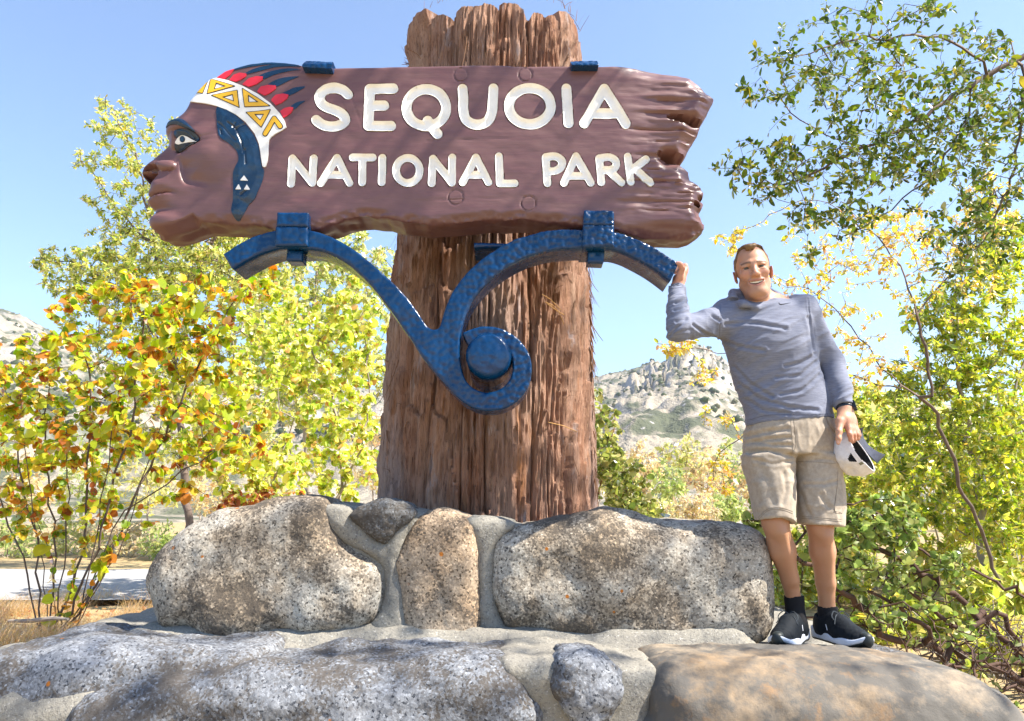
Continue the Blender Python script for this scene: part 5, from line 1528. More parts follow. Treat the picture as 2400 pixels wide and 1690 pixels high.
# clips folded over the top edge of the board
for pts in (c1((1208, 134), (1395, 142), (1386, 200), (1188, 190)), c2((1067, 361), (1222, 358), (1230, 397), (1075, 396))):
    p = np.array(pts)
    def dep(q, p=p): return .030 + .004 * dimples(q, 12) - .02 * sstep(14, 0, q[:, 1] - p[:, 1].min())
    sheet('top_clip', M_IRON, lambda q, p=p: poly_sdf(q, p), bb(p), 2.0, dep, YK, .21, 3, .001, bracket, 50)
# mounting plate seen between board and log
plate('mounting_plate', c3((1225, 140), (1420, 148), (1420, 166), (1225, 163)), -.10, .30, bracket, .003)
# ------------------------------------------------------------------ the man
from mathutils.bvhtree import BVHTree
man = empty('person', P(1900, 1521, 3.3), 'smiling man in grey blue hoodie and khaki shorts standing with one hand on the bracket', 'person')
def J(x, y, Y): return P(float(x), float(y), float(Y))
def px_m(p): return float(proj(np.asarray(p)[None])[2][0]) / FPX      # metres per photo pixel at p
def skin_mat():
    t = NT('skin', .48, .4)
    t.b.inputs['Subsurface Weight'].default_value = .12
    t.b.inputs['Subsurface Radius'].default_value = (.012, .005, .003)
    t.b.inputs['Subsurface Scale'].default_value = .5
    n = t.noise(18, 4); f = t.noise(160, 3, .7)
    c = t.attr()
    c = t.mix(t.ramp(n, [(.35, (.0, .0, .0)), (.7, (.35,) * 3)]), c, (.48, .235, .155))
    c = t.mix(t.ramp(f, [(.55, (0, 0, 0)), (.75, (.25,) * 3)]), c, (.25, .115, .07))
    t.color(c); t.bump(f, .15, .0012); return t.m
M_SKIN = skin_mat()
def fabric(name, a, b, stretch, sc, bump=.3, rough=.85):
    t = NT(name, rough, .15)
    t.b.inputs['Sheen Weight'].default_value = .15
    n = t.noise(sc, 4, .7, stretch); w = t.noise(9, 3)
    t.color(t.mix(t.ramp(n, [(.36, (0, 0, 0)), (.66, (1, 1, 1))]), t.mix(w, tuple(x * .9 for x in a), a), b))
    t.bump(n, bump, .0015); t.bump(t.noise(420, 2), .25, .0008); return t.m
M_SHIRT = fabric('heather_knit', (.138, .153, .212), (.196, .211, .274), (.10, .3, 1.5), 190, .25)
M_SHORTS = fabric('khaki_cotton', (.33, .275, .215), (.40, .34, .27), (1, 1, 1), 60, .25)
M_SHORTSEAM = simple('khaki_seam', (.22, .18, .135), .9)
M_SOCK = simple('black_knit', (.014, .014, .016), .9, .2, (220, .5, .002))
M_SHOE = simple('black_mesh_shoe', (.009, .012, .016), .75, .15, (260, .5, .0015))
M_SOLE = simple('white_foam_sole', (.62, .66, .74), .6, .3, (60, .2, .003))
M_RUB = simple('black_rubber', (.016, .022, .022), .5, .4)
M_BLACKP = simple('black_plastic', (.010, .011, .012), .25, .5)
M_HAIR = None
def hair_mat():
    t = NT('short_blond_brown_hair', .55, .35)
    n = t.noise(160, 4, .7, (1, .25, 1)); g = t.noise(24, 2)
    t.color(t.mix(n, (.085, .048, .022), t.mix(g, (.20, .115, .048), (.30, .175, .07)))); t.bump(n, .9, .004); return t.m
M_HAIR = hair_mat()

def grid(lo, hi, h, fine=()):
    """axis samples with finer stretches [(a, b, h), ...]"""
    out = [lo]
    while out[-1] < hi:
        s = h
        for a, b, f in fine:
            if a - h < out[-1] < b: s = min(s, f)
        out.append(out[-1] + s)
    return np.array(out)

# --- head frame: x to the picture's right, -y out of the face, z up
HS = 1.035
HC = J(1765, 640, 3.28)
def rotz(a): c, s = math.cos(a), math.sin(a); return np.array([[c, -s, 0], [s, c, 0], [0, 0, 1]])
def rotx(a): c, s = math.cos(a), math.sin(a); return np.array([[1, 0, 0], [0, c, -s], [0, s, c]])
def roty(a): c, s = math.cos(a), math.sin(a); return np.array([[c, 0, s], [0, 1, 0], [-s, 0, c]])
HR = rotz(math.radians(-15)) @ roty(math.radians(-5.5)) @ rotx(math.radians(4))
def H(x, y, z): return HC + HS * (HR @ np.array([x, y, z], float))
def to_head(V): return ((V - HC) @ HR) / HS
hx = np.array([H(*c) for c in ((-.11, 0, 0), (.11, 0, 0), (0, -.13, 0), (0, .12, 0), (0, 0, .15), (0, 0, -.13))])
lo, hi = hx.min(0), hx.max(0)
bx = grid(.62, 1.66, .0036, [(lo[0], hi[0], .0022)])
by = grid(2.98, 3.66, .0036, [(lo[1], hi[1], .0026)])
bz = grid(1.06, hi[2] + .03, .0065, [(lo[2], hi[2], .0022), (2.36, 2.60, .0035), (1.78, 2.06, .0035)])
B = Field(bx, by, bz)
# trunk and limbs under the clothes
def sec(rows, Y, dep, grow=0.0):
    z = []; cx = []; cy = []; rx = []; ry = []
    for (y, xl, xr), yy, d in zip(rows, Y, dep):
        p = J((xl + xr) / 2, y, yy); m = px_m(p)
        z.append(p[2]); cx.append(p[0]); cy.append(yy); rx.append((xr - xl) / 2 * m + grow); ry.append(d + grow)
    return z, cx, cy, rx, ry
TORSO = [(1010, 1752, 1958), (975, 1748, 1952), (938, 1737, 1943), (890, 1720, 1927), (850, 1709, 1916), (815, 1698, 1910), (780, 1690, 1905), (750, 1690, 1903), (728, 1696, 1897), (712, 1708, 1882), (700, 1728, 1858), (690, 1745, 1830)]
TY_ = [3.36, 3.355, 3.35, 3.34, 3.335, 3.33, 3.33, 3.335, 3.34, 3.345, 3.35, 3.35]
TD_ = [.125, .125, .122, .118, .118, .122, .125, .122, .112, .095, .075, .06]
B.loft(*sec(TORSO, TY_, TD_, -.016), k=.02)
RS, RE, RW = J(1716, 748, 3.34), J(1590, 772, 3.14), J(1587, 674, 3.285)
LS, LE, LW = J(1880, 726, 3.35), J(1950, 848, 3.37), J(1981, 958, 3.25)
B.chain([RS, RE, RW], [.052, .042, .028], .02)
B.chain([LS, LE, LW], [.055, .042, .030], .02)
# legs
HIPL, KNL, CAL, LOL, ANL = J(1808, 1030, 3.36), J(1816, 1222, 3.29), J(1834, 1290, 3.32), J(1851, 1357, 3.36), J(1861, 1412, 3.395)
HIPR, KNR, CAR, LOR, ANR = J(1900, 1030, 3.37), J(1921, 1230, 3.31), J(1927.5, 1292, 3.34), J(1935, 1365, 3.38), J(1939, 1432, 3.41)
B.chain([HIPL, KNL, CAL, LOL, ANL, ANL + (.0, -.01, -.09)], [.076, .054, .054, .036, .0315, .03], .02)
B.chain([HIPR, KNR, CAR, LOR, ANR, ANR + (.0, -.01, -.08)], [.076, .053, .052, .039, .033, .03], .02)
B.ell(KNL + (0, -.030, -.02), (.034, .026, .042), None, .03); B.ell(KNR + (0, -.030, -.02), (.034, .026, .042), None, .03)
B.cone(CAL + (-.02, .035, .03), LOL + (0, .01, .03), .040, .022, .03); B.cone(CAR + (.02, .035, .03), LOR + (0, .01, .03), .040, .022, .03)
B.cone(KNL + (0.01, -.045, -.05), LOL + (0, -.03, 0), .018, .012, .03); B.cone(KNR + (0.01, -.045, -.05), LOR + (0, -.03, 0), .018, .012, .03)
# neck
B.chain([H(0, .02, -.05), J(1785, 712, 3.35)], [.053 * HS, .058 * HS], .02)
B.cone(H(-.03, -.02, -.10), J(1772, 716, 3.27), .022, .022, .03); B.cone(H(.03, -.02, -.10), J(1790, 716, 3.27), .022, .022, .03)
# head
def he(c, r, k, sub=False, R=None): B.ell(H(*c), np.array(r) * HS, HR if R is None else HR @ R, k, sub)
def hcn(a, b, ra, rb, k, sub=False): B.cone(H(*a), H(*b), ra * HS, rb * HS, k, sub)
he((0, .012, .042), (.0760, .098, .082), .02)
he((0, -.018, -.024), (.0575, .077, .088), .028)
for sx in (-1, 1):
    hcn((sx * .048, .004, -.052), (sx * .015, -.064, -.100), .016, .016, .03)       # jaw
    he((sx * .040, -.066, -.018), (.022, .019, .019), .024)                          # smiling cheek
    hcn((sx * .012, -.088, .027), (sx * .048, -.070, .024), .009, .009, .018)        # brow
    he((sx * .032, -.099, .007), (.019, .019, .010), .010, True)                     # socket
    he((sx * .032, -.0762, .0148), (.0185, .0130, .0078), .005)                        # upper lid
    he((sx * .032, -.0765, -.0038), (.0178, .0125, .0072), .005)                       # lower lid
    he((sx * .0135, -.099, -.033), (.010, .011, .0085), .008)                         # nostril wing
    hcn((sx * .021, -.099, -.032), (sx * .046, -.072, -.070), .0020, .0036, .010, True)   # smile line
    E = rotz(sx * .36) @ roty(sx * .16)
    he((sx * .0785, .012, -.006), (.0062, .018, .030), .010, False, E)                 # ear
    he((sx * .0850, .008, -.001), (.0048, .0095, .017), .006, True, E)
    hcn((sx * .0075, -.106, -.043), (sx * .0075, -.100, -.036), .0042, .003, .002, True)
he((0, -.070, -.104), (.029, .022, .023), .03); he((0, -.045, -.103), (.038, .048, .020), .03)                                        # chin
hcn((0, -.088, .016), (0, -.110, -.026), .0085, .0115, .014)
he((0, -.1115, -.031), (.0115, .0095, .0085), .008)
# smiling mouth
def smile(x): return -.0665 + .0115 * (x / .034) ** 2
xs_ = np.linspace(-.034, .034, 15)
he((0, -.084, -.064), (.034, .012, .018), .02)
for x in xs_:
    he((x, -.094 + 9 * x * x, smile(x)), (.0045, .016, .0022 + .0060 * (1 - (x / .0352) ** 2)), .002, True)
for a, b in zip(xs_[:-1], xs_[1:]):
    ya, yb = -.0940 + 9.0 * a * a, -.0940 + 9.0 * b * b
    hcn((a, ya, smile(a) + .0112 - 6.4 * a * a), (b, yb, smile(b) + .0112 - 6.4 * b * b), .0028, .0028, .003)
    hcn((a, ya + .002, smile(a) - .0112 + 6.8 * a * a), (b, yb + .002, smile(b) - .0112 + 6.8 * b * b), .0040, .0040, .003)
# right hand: palm against the end of the bracket, thumb up along its front
def fing(pts, r, k=.008): B.chain([J(*p) for p in pts], r, k, .012)
fing([(1588, 672, 3.287), (1591, 655, 3.295), (1603, 634, 3.315)], [.028, .026, .020], .012)
fing([(1588, 672, 3.287), (1594, 655, 3.31), (1604, 636, 3.345)], [.026, .024, .017], .012)
fing([(1588, 668, 3.28), (1593, 650, 3.262), (1599, 628, 3.236), (1594, 619.5, 3.226), (1588, 616.5, 3.226)], [.019, .0165, .0125, .0112, .0088], .008)
for dy, yk, l in ((0, 3.318, 1.0), (2.5, 3.342, 1.05), (5, 3.366, 1.0), (8, 3.388, .85)):
    fing([(1602, 638 + dy, yk - .01), (1607, 628 + dy, yk + .004), (1606, 622 + dy, 3.432), (1592, 624 + dy, 3.448), (1581, 631 + dy, 3.446)], [.0135, .0115, .0105, .0095, .008], .006)
# left hand: hangs down and pinches the cap, thumb in front
fing([(1980, 958, 3.25), (1981, 985, 3.225), (1990, 1004, 3.205)], [.030, .027, .0155], .014)
fing([(1981, 958, 3.25), (1988, 985, 3.235), (1999, 1005, 3.215)], [.028, .026, .0145], .014)
fing([(1982, 958, 3.255), (1993, 985, 3.25), (2007, 1010, 3.245)], [.026, .024, .0135], .014)
fing([(1976, 968, 3.24), (1969, 988, 3.212), (1966.5, 1012, 3.186), (1965.5, 1028, 3.178), (1964.5, 1038, 3.178)], [.023, .0185, .0125, .0112, .0088], .010)
for pts in ([(1989, 1003, 3.206), (1992, 1018, 3.186), (1995, 1031, 3.192), (1996, 1036, 3.207)], [(1997, 1004, 3.216), (2001, 1018, 3.200), (2002, 1029, 3.208), (2001, 1034, 3.223)],
            [(2004, 1007, 3.232), (2008.5, 1018, 3.222), (2008, 1027, 3.234), (2005, 1030, 3.248)], [(2009, 1012, 3.256), (2012, 1020, 3.252), (2010, 1027, 3.264), (2006, 1028, 3.276)]):
    fing(pts, [.0130, .0112, .0105, .0085], .005)
V, Q = B.skin(); del B
V = smooth_verts(V, Q, 1, .4)
h = to_head(V)
col = np.tile(np.array([.47, .255, .16]), (len(V), 1))
head = (np.abs(h[:, 0]) < .11) & (h[:, 2] > -.13) & (h[:, 2] < .16) & (np.abs(h[:, 1]) < .13)
def blend(mask, c):
    global col
    m = np.clip(mask, 0, 1)[:, None]; col = col * (1 - m) + np.array(c) * m
lowz = V[:, 2] < 1.62
blend(.75 * lowz, (.38, .195, .105))
face = head & (h[:, 1] < -.02)
sm = -.0665 + .0115 * (h[:, 0] / .034) ** 2
dl = np.minimum(np.abs(h[:, 2] - (sm + .0112 - 6.4 * h[:, 0] ** 2)) / .0038, np.abs(h[:, 2] - (sm - .0112 + 6.8 * h[:, 0] ** 2)) / .0052)
blend((face & (np.abs(h[:, 0]) < .032) & (h[:, 1] < -.075)) * sstep(1.25, .6, dl), (.40, .13, .11))
inm = face & (np.abs(h[:, 0]) < .031) & (h[:, 1] > -.0885 + 9 * h[:, 0] ** 2) & (np.abs(h[:, 2] - sm) < .0075) & (h[:, 1] < -.06)
blend(inm * .9, (.10, .02, .02))
br = np.abs(h[:, 2] - (.0285 - 2.2 * (np.abs(h[:, 0]) - .034) ** 2 * 4)) / .0052
blend(.85 * (face & (np.abs(h[:, 0]) > .012) & (np.abs(h[:, 0]) < .053) & (h[:, 1] < -.055)) * sstep(1.2, .5, br), (.09, .05, .028))
lash = face & (np.abs(np.abs(h[:, 0]) - .032) < .0165) & (np.abs(h[:, 2] - .0095) < .0022) & (h[:, 1] < -.075)
blend(.6 * lash, (.06, .03, .02))
blend(.38 * (face & (h[:, 2] < -.035)) * sstep(-.03, -.055, h[:, 2]), (.27, .155, .105))
blend(.45 * (head & (np.abs(h[:, 0]) > .078)), (.50, .15, .11))
blend(.35 * face * np.exp(-((np.abs(h[:, 0]) - .04) / .018) ** 2 - ((h[:, 2] + .02) / .018) ** 2), (.52, .18, .13))
blend(.35 * face * np.exp(-(h[:, 0] / .014) ** 2 - ((h[:, 2] + .03) / .016) ** 2), (.52, .18, .13))
hands = ((V[:, 2] > 2.30) & (V[:, 0] < 0.85)) | ((V[:, 2] < 2.0) & (V[:, 2] > 1.75) & (V[:, 0] > 1.42))
blend(.40 * hands, (.50, .20, .145))
# nails
for q, r in ((J(1585, 615, 3.219), .0065), (J(1964, 1036, 3.170), .0068)):
    blend(.8 * sstep(r * 1.15, r * .8, np.linalg.norm(V - q, axis=1)), (.66, .40, .34))
body = new_mesh('body', V, Q, M_SKIN, None, True, None, col)
adopt(body, man)
# eyes and teeth
for sx in (-1, 1):
    mb = MeshB(); c = np.array((sx * .032, -.0755, .0055))
    n, k = 10, 14
    v = []; f = []
    for i in range(n + 1):
        for j in range(k):
            t, a = math.pi * i / n, 2 * math.pi * j / k
            v.append(H(*(c + .0122 * np.array([math.sin(t) * math.cos(a), -math.cos(t), math.sin(t) * math.sin(a)]))))
    for i in range(n):
        for j in range(k): f.append([i * k + j, i * k + (j + 1) % k, (i + 1) * k + (j + 1) % k, (i + 1) * k + j])
    fm = [1 if i < 3 else 0 for i in range(n) for j in range(k)]
    e = new_mesh('eye', v, f, None, None, True, None, None, [simple('eye_white', (.40, .36, .33), .25), simple('grey_green_iris', (.045, .04, .025), .15)], fm)
    adopt(e, man)
mb = MeshB()
v = []; f = []
tx = np.linspace(-.030, .030, 27)
for i, x in enumerate(tx):
    y = -.0895 + 9.2 * x * x; gap = .0004 if i % 3 == 0 else 0
    v += [H(x, y + .0012 * (i % 3 == 0), smile(x) + .0080), H(x, y + .0012 * (i % 3 == 0) + .0006, smile(x) - .0006 + .0003 * (i % 3 == 0) * 3)]
for i in range(26): f.append([2 * i, 2 * i + 1, 2 * i + 3, 2 * i + 2])
mb.add(v, f); mb.build('teeth', simple('teeth', (.78, .74, .64), .3), man)
# hair: cropped cap of hair with a receding hairline
hl, hh = hx.min(0) - .01, hx.max(0) + .02
Fh = Field(np.arange(hl[0], hh[0], .0026), np.arange(hl[1], hh[1], .0028), np.arange(HC[2] - .06, hh[2], .0026))
Fh.ell(H(0, .013, .042), np.array((.0778, .0998, .0842)) * HS, HR, 0)
Fh.ell(H(0, -.034, .104), np.array((.050, .050, .0175)) * HS, HR, .025)
X, Y_, Z_ = Fh.ax[0][:, None, None], Fh.ax[1][None, :, None], Fh.ax[2][None, None, :]
dx, dy, dz = X - HC[0], Y_ - HC[1], Z_ - HC[2]
lx = (HR[0, 0] * dx + HR[1, 0] * dy + HR[2, 0] * dz) / HS; ly = (HR[0, 1] * dx + HR[1, 1] * dy + HR[2, 1] * dz) / HS; lz = (HR[0, 2] * dx + HR[1, 2] * dy + HR[2, 2] * dz) / HS
ax_ = np.abs(lx)
front = .094 + .016 * sstep(.016, .040, ax_)
front = front - .007 * np.exp(-((lx + .004) / .018) ** 2) + .003 * np.sin(lx * 420) + .020 * sstep(.014, .034, ax_) * sstep(.062, .045, ax_)
side = np.interp(ly, [-.075, -.05, -.03, -.012, .0, .02, .05, .12], [.088, .060, .045, .005, -.025, .005, -.045, -.06])
w = sstep(.045, .066, ax_) * sstep(-.075, -.05, ly)
w = np.maximum(w, sstep(-.04, -.005, ly))
line = front * (1 - w) + side * w
Fh.F = np.maximum(Fh.F, ((line - lz) * HS).astype(np.float32))
V, Q = Fh.skin(); V = smooth_verts(V, Q, 1, .5); N = vnormals(V, Q)
hv = to_head(V)
V = V + N * (.0018 * fbm(np.c_[hv[:, 0] * 120, hv[:, 1] * 26, hv[:, 2] * 60], 3, 7) + .0012 * sstep(.085, .11, hv[:, 2]))[:, None]
adopt(new_mesh('hair', V, Q, M_HAIR), man)

# --- shirt
def cutoff(F, c, n, r, hollow, depth=.03):
    """clean open end: everything past the plane goes, and the opening is hollow"""
    n = np.asarray(n, float); n /= np.linalg.norm(n)
    def fn(x, y, z):
        s = (x - c[0]) * n[0] + (y - c[1]) * n[1] + (z - c[2]) * n[2]
        d = np.sqrt((x - c[0]) ** 2 + (y - c[1]) ** 2 + (z - c[2]) ** 2)
        return np.maximum(-s, d - r)
    F.sub(fn, np.asarray(c) - r, np.asarray(c) + r)
    if hollow: F.cone(np.asarray(c) + n * .01, np.asarray(c) - n * depth, hollow, hollow * .98, 0, True)
S = Field(np.arange(.58, 1.66, .0042), np.arange(2.98, 3.62, .0046), np.arange(1.84, 2.70, .0042))
S.loft(*sec(TORSO[:-2], TY_[:-2], TD_[:-2]), k=.02)
S.ell(J(1795, 800, 3.27), (.15, .07, .11), None, .05)
S.chain([RS + (.05, .0, .0), RS + (-.02, -.015, -.002), RE], [.066, .070, .051], .045)
S.chain([RE, RE * .5 + RW * .5, RW], [.051, .046, .034], .015)
S.chain([LS + (-.04, 0, .01), LS, LE], [.055, .063, .052], .05)
S.chain([LE, LE * .45 + LW * .55, LW], [.052, .047, .041], .02)
S.cone(J(1700, 728, 3.35), J(1740, 712, 3.35), .045, .045, .04)
cr = J(1586, 671, 3.285); cutoff(S, cr, RW - RE, .07, .030)
cl = J(1982, 954, 3.255); cutoff(S, cl, LW - LE, .07, .034)
# hem: slightly lower on his right side
h0, h1 = J(1748, 990, 3.23), J(1950, 975, 3.23)
nh = np.array([(h1 - h0)[2], 0.0, -(h1 - h0)[0]]); nh /= np.linalg.norm(nh)
S.sub(lambda x, y, z: np.maximum(-((x - h0[0]) * nh[0] + (z - h0[2]) * nh[2]), x - 1.44 + 0 * y), (.9, 2.9, 1.7), (1.44, 3.7, 2.1))
# neck opening, folded hood round the neck
S.chain([J(1771, 712, 3.20), J(1768, 690, 3.26), J(1768, 660, 3.27)], [.030, .052, .06], .01) if False else None
nk = [J(1772, 720, 3.22), J(1742, 713, 3.22), J(1717, 700, 3.28), J(1720, 689, 3.36), J(1755, 684, 3.43), J(1800, 684, 3.43), J(1824, 692, 3.36), J(1814, 707, 3.26), J(1772, 720, 3.22)]
S.chain(nk, [.009, .012, .017, .022, .022, .020, .014, .010, .009], .018)
S.cone(J(1738, 692, 3.33), J(1722, 688, 3.31), .030, .017, .02)
S.cone(H(0, .02, -.05), J(1784, 716, 3.33), .062, .062, .010, True)
S.ell(J(1722, 701, 3.25), (.040, .03, .0085), roty(.08), .004, True)
V, Q = S.skin(); del S
V = smooth_verts(V, Q, 2, .5); N = vnormals(V, Q)
px_, py_, _f = proj(V)
ca, sa = math.cos(math.radians(-26)), math.sin(math.radians(-26))
u = V[:, 0] * ca - V[:, 2] * sa; v = V[:, 0] * sa + V[:, 2] * ca
def ridged(p, seed, o=2): return 1 - 2 * np.abs(fbm(p, o, seed))
tor = sstep(1670, 1730, px_) * sstep(1945, 1900, px_ + .0 * py_)
arm_r = sstep(1700, 1670, px_); fore_r = arm_r * sstep(1625, 1605, px_)
arm_l = (1 - sstep(1915, 1885, px_ - .40 * (py_ - 800))) * (px_ > 1860)
fold = .0050 * ridged(np.c_[u * 2.6, V[:, 1] * 2, v * 15], 3) * (.45 + .55 * sstep(760, 930, py_)) + .0022 * ridged(np.c_[u * 6, V[:, 1] * 4, v * 34], 5)
d = fold * tor * (1 - arm_l)
tz = V[:, 2] * .96 - V[:, 0] * .25
d = d + fore_r * (.0050 * ridged(np.c_[V[:, 0] * 6, V[:, 1] * 5, tz * 26], 9) + .002 * ridged(np.c_[V[:, 0] * 10, V[:, 1] * 9, tz * 60], 10))
ua = V[:, 0] * .9 + V[:, 2] * .42
d = d + (arm_r - fore_r) * .0055 * ridged(np.c_[ua * 13, V[:, 1] * 5, (V[:, 2] - .5 * V[:, 0]) * 9], 12)
ul = V[:, 2] * .90 - V[:, 0] * .42
d = d + arm_l * (.0052 * ridged(np.c_[V[:, 0] * 7, V[:, 1] * 6, ul * 17], 14) * (.5 + .9 * sstep(860, 930, py_)) + .0025 * ridged(np.c_[V[:, 0] * 10, V[:, 1] * 8, ul * 46], 15) * sstep(880, 930, py_))
# a few drawn creases: from the armpits across the chest and elbow bends
def crease(pts, w, a):
    global d
    s = seg_dist(np.c_[px_, py_], np.array(pts, float)); m = (N[:, 1] < .3)
    d = d - a * m * np.exp(-(s / w) ** 2) + .6 * a * m * np.exp(-((s - 2.0 * w) / (1.1 * w)) ** 2)
for pts in ([(1908, 832), (1880, 850), (1840, 858)], [(1910, 850), (1875, 880), (1820, 885)], [(1918, 880), (1880, 915), (1830, 925)], [(1735, 900), (1780, 935), (1850, 955), (1915, 962)], [(1745, 935), (1790, 962), (1850, 970)],
            [(1722, 860), (1760, 900), (1810, 930)], [(1690, 795), (1730, 812), (1790, 822)], [(1700, 760), (1760, 756), (1840, 770)], [(1893, 745), (1902, 780), (1906, 826)]):
    crease(pts, 4.0, .0050)
for pts in ([(1606, 752), (1588, 768), (1570, 785)], [(1606, 748), (1585, 755)], [(1668, 740), (1685, 752)], [(1622, 762), (1650, 780), (1680, 790)], [(1606, 700), (1584, 712)], [(1606, 722), (1582, 730)]):
    crease(pts, 3.0, .0060)
crease([(1688, 716), (1686, 752), (1684, 790)], 1.3, .0030)
crease([(1893, 700), (1896, 740), (1908, 822)], 1.4, .0030)
V = V + N * d[:, None]
shirt = new_mesh('hooded_shirt', V, Q, M_SHIRT); adopt(shirt, man)
tree_shirt = BVHTree.FromPolygons(V.tolist(), Q.tolist())
def onto(tree, pts, lift=.0015):
    out = []
    for x, y in pts:
        dr = ray(x, y); dr = dr / np.linalg.norm(dr)
        hit = tree.ray_cast(Vector(EYE), Vector(dr))
        if hit[0] is not None: out.append(np.array(hit[0]) - dr * lift)
    return np.array(out)
def seam(name, tree, pts, mat, parent, r=.0011, lift=.0004, n=10):
    q = onto(tree, spline(pts, n, False), lift)
    if len(q) < 2: return
    mb = MeshB(); mb.tube(q, r, 5); mb.build(name, mat, parent)
M_SHADEK = simple('dark_grey_knit', (.07, .075, .12), .9)
for pts in ([(1757, 984), (1800, 973.5), (1860, 972), (1940, 970)], [(1569, 677), (1586, 675), (1602, 672)], [(1959, 953), (1980, 950), (2001, 943)]):
    seam('hem_seam', tree_shirt, pts, M_SHADEK, shirt, .0009)
sw = spline([(1825.6, 708.6), (1825.8, 712.2), (1829.5, 714.4), (1836, 713.6), (1854, 709.4), (1838, 711.6), (1830.5, 712.2), (1827.2, 711.4)], 4)
q = onto(tree_shirt, sw, .0016)
mb = MeshB(); c = q.mean(0); n = len(q)
mb.add(np.concatenate([q, q + (0, .002, 0)]), [list(range(n)), list(range(n, 2 * n))[::-1]] + [[i, n + i, n + (i + 1) % n, (i + 1) % n] for i in range(n)])
mb.build('chest_mark', M_SOCK, shirt, False)

# --- shorts
K = Field(np.arange(.90, 1.56, .0042), np.arange(3.04, 3.66, .0046), np.arange(1.42, 2.02, .0042))
SH = [(965, 1757, 1952), (1000, 1751, 1958), (1040, 1745, 1963), (1068, 1742, 1966)]
K.loft(*sec(SH, [3.36] * 4, [.122, .130, .132, .130]), k=.01)
LL = [(1068, 1739, 1858), (1100, 1746, 1859), (1150, 1759, 1860), (1190, 1768, 1860), (1232, 1776, 1861)]
RL = [(1068, 1858, 1967), (1100, 1860, 1966), (1157, 1866, 1976), (1200, 1872, 1976), (1245, 1877, 1973)]
K.loft(*sec(LL, [3.35, 3.34, 3.315, 3.30, 3.285], [.115, .110, .104, .100, .098]), k=.018, power=2.4)
K.loft(*sec(RL, [3.36, 3.355, 3.335, 3.32, 3.305], [.115, .110, .104, .100, .098]), k=.018, power=2.4)
def hem(xa, ya, xb, yb, xlo, xhi, mid, rows, Yc):
    a, b = J(xa, ya, Yc - .1), J(xb, yb, Yc - .1)
    x0, x1 = J(xlo, ya, Yc)[0], J(xhi, ya, Yc)[0]
    sl = (b[2] - a[2]) / (b[0] - a[0])
    K.sub(lambda x, y, z: np.maximum(np.maximum(z - (a[2] + sl * (x - a[0]) + mid * (1 - ((x - (a[0] + b[0]) / 2) / ((b[0] - a[0]) / 2)) ** 2) - .02 * (y - Yc + .1)), x0 - x), x - x1) + 0 * y, (x0, 3.0, 1.35), (x1, 3.7, 1.62))
hem(1778, 1226, 1859, 1218, 1735, 1862.5, .016, LL, 3.29)
hem(1878, 1226, 1972, 1233, 1863.5, 2010, .0, RL, 3.31)
K.cone(KNL + (0.005, .005, -.06), KNL * .75 + HIPL * .25, .066, .055, 0, True)
K.cone(KNR + (0.005, .005, -.06), KNR * .75 + HIPR * .25, .066, .055, 0, True)
V, Q = K.skin(); V = smooth_verts(V, Q, 2, .5); N = vnormals(V, Q)
px_, py_, _f = proj(V)
lw = sstep(1870, 1850, px_)
d = .0036 * ridged(np.c_[V[:, 0] * 5, V[:, 1] * 4, V[:, 2] * 13], 21) * (.4 + .6 * lw) + .002 * ridged(np.c_[V[:, 0] * 22, V[:, 1] * 9, V[:, 2] * 12], 23)
for pts, w, a in (([(1752, 1024), (1790, 1014), (1845, 1006)], 5, .007), ([(1755, 1038), (1800, 1030), (1850, 1026)], 4, .006), ([(1757, 1062), (1800, 1056), (1854, 1066)], 5, .009), ([(1772, 1078), (1810, 1088), (1852, 1082)], 4, .006), ([(1765, 1034), (1810, 1044), (1852, 1044)], 4, .005),
                  ([(1782, 1090), (1800, 1130), (1812, 1180)], 8, .006), ([(1770, 1140), (1780, 1180)], 6, .005), ([(1838, 1110), (1842, 1150), (1834, 1180)], 5, .005), ([(1880, 1160), (1890, 1195), (1900, 1210)], 5, .006), ([(1925, 1160), (1935, 1180), (1945, 1190)], 5, .005), ([(1890, 1080), (1930, 1076), (1960, 1080)], 3, .003), ([(1885, 1135), (1930, 1136), (1962, 1128)], 4, .004), ([(1935, 975), (1944, 1000), (1958, 1020)], 3, .005), ([(1767, 978), (1760, 1000), (1752, 1020)], 3, .004)):
    crease(pts, w, a * .8)
V = V + N * d[:, None]
shorts = new_mesh('cargo_shorts', V, Q, M_SHORTS); adopt(shorts, man)
tr = BVHTree.FromPolygons(V.tolist(), Q.tolist())
for pts in ([(1853, 976), (1855, 1010), (1858, 1045), (1857, 1062)], [(1860, 980), (1863, 1010), (1866, 1040), (1860, 1058)], [(1777, 1219), (1800, 1197), (1830, 1194), (1858, 1204)], [(1777, 1213), (1800, 1193), (1830, 1190), (1858, 1199)], [(1880, 1215), (1920, 1217), (1972, 1222)], [(1880, 1210), (1920, 1213), (1972, 1217)],
            [(1870, 1082), (1910, 1083), (1958, 1087)], [(1964, 1102), (1962, 1140), (1956, 1196), (1974, 1203)], [(1936, 976), (1941, 992), (1952, 1008), (1960, 1014)]):
    seam('stitched_seam', tr, pts, M_SHORTSEAM, shorts, .0010)
pk = onto(tr, [(1963, 1128), (1974, 1132), (1975, 1203), (1957, 1197)], .004)
if len(pk) == 4:
    mb = MeshB(); mb.add(np.concatenate([pk, pk + (0, .008, 0)]), [[0, 1, 2, 3], [7, 6, 5, 4], [0, 4, 5, 1], [1, 5, 6, 2], [2, 6, 7, 3], [3, 7, 4, 0]]); mb.build('cargo_pocket', M_SHORTS, shorts, False)

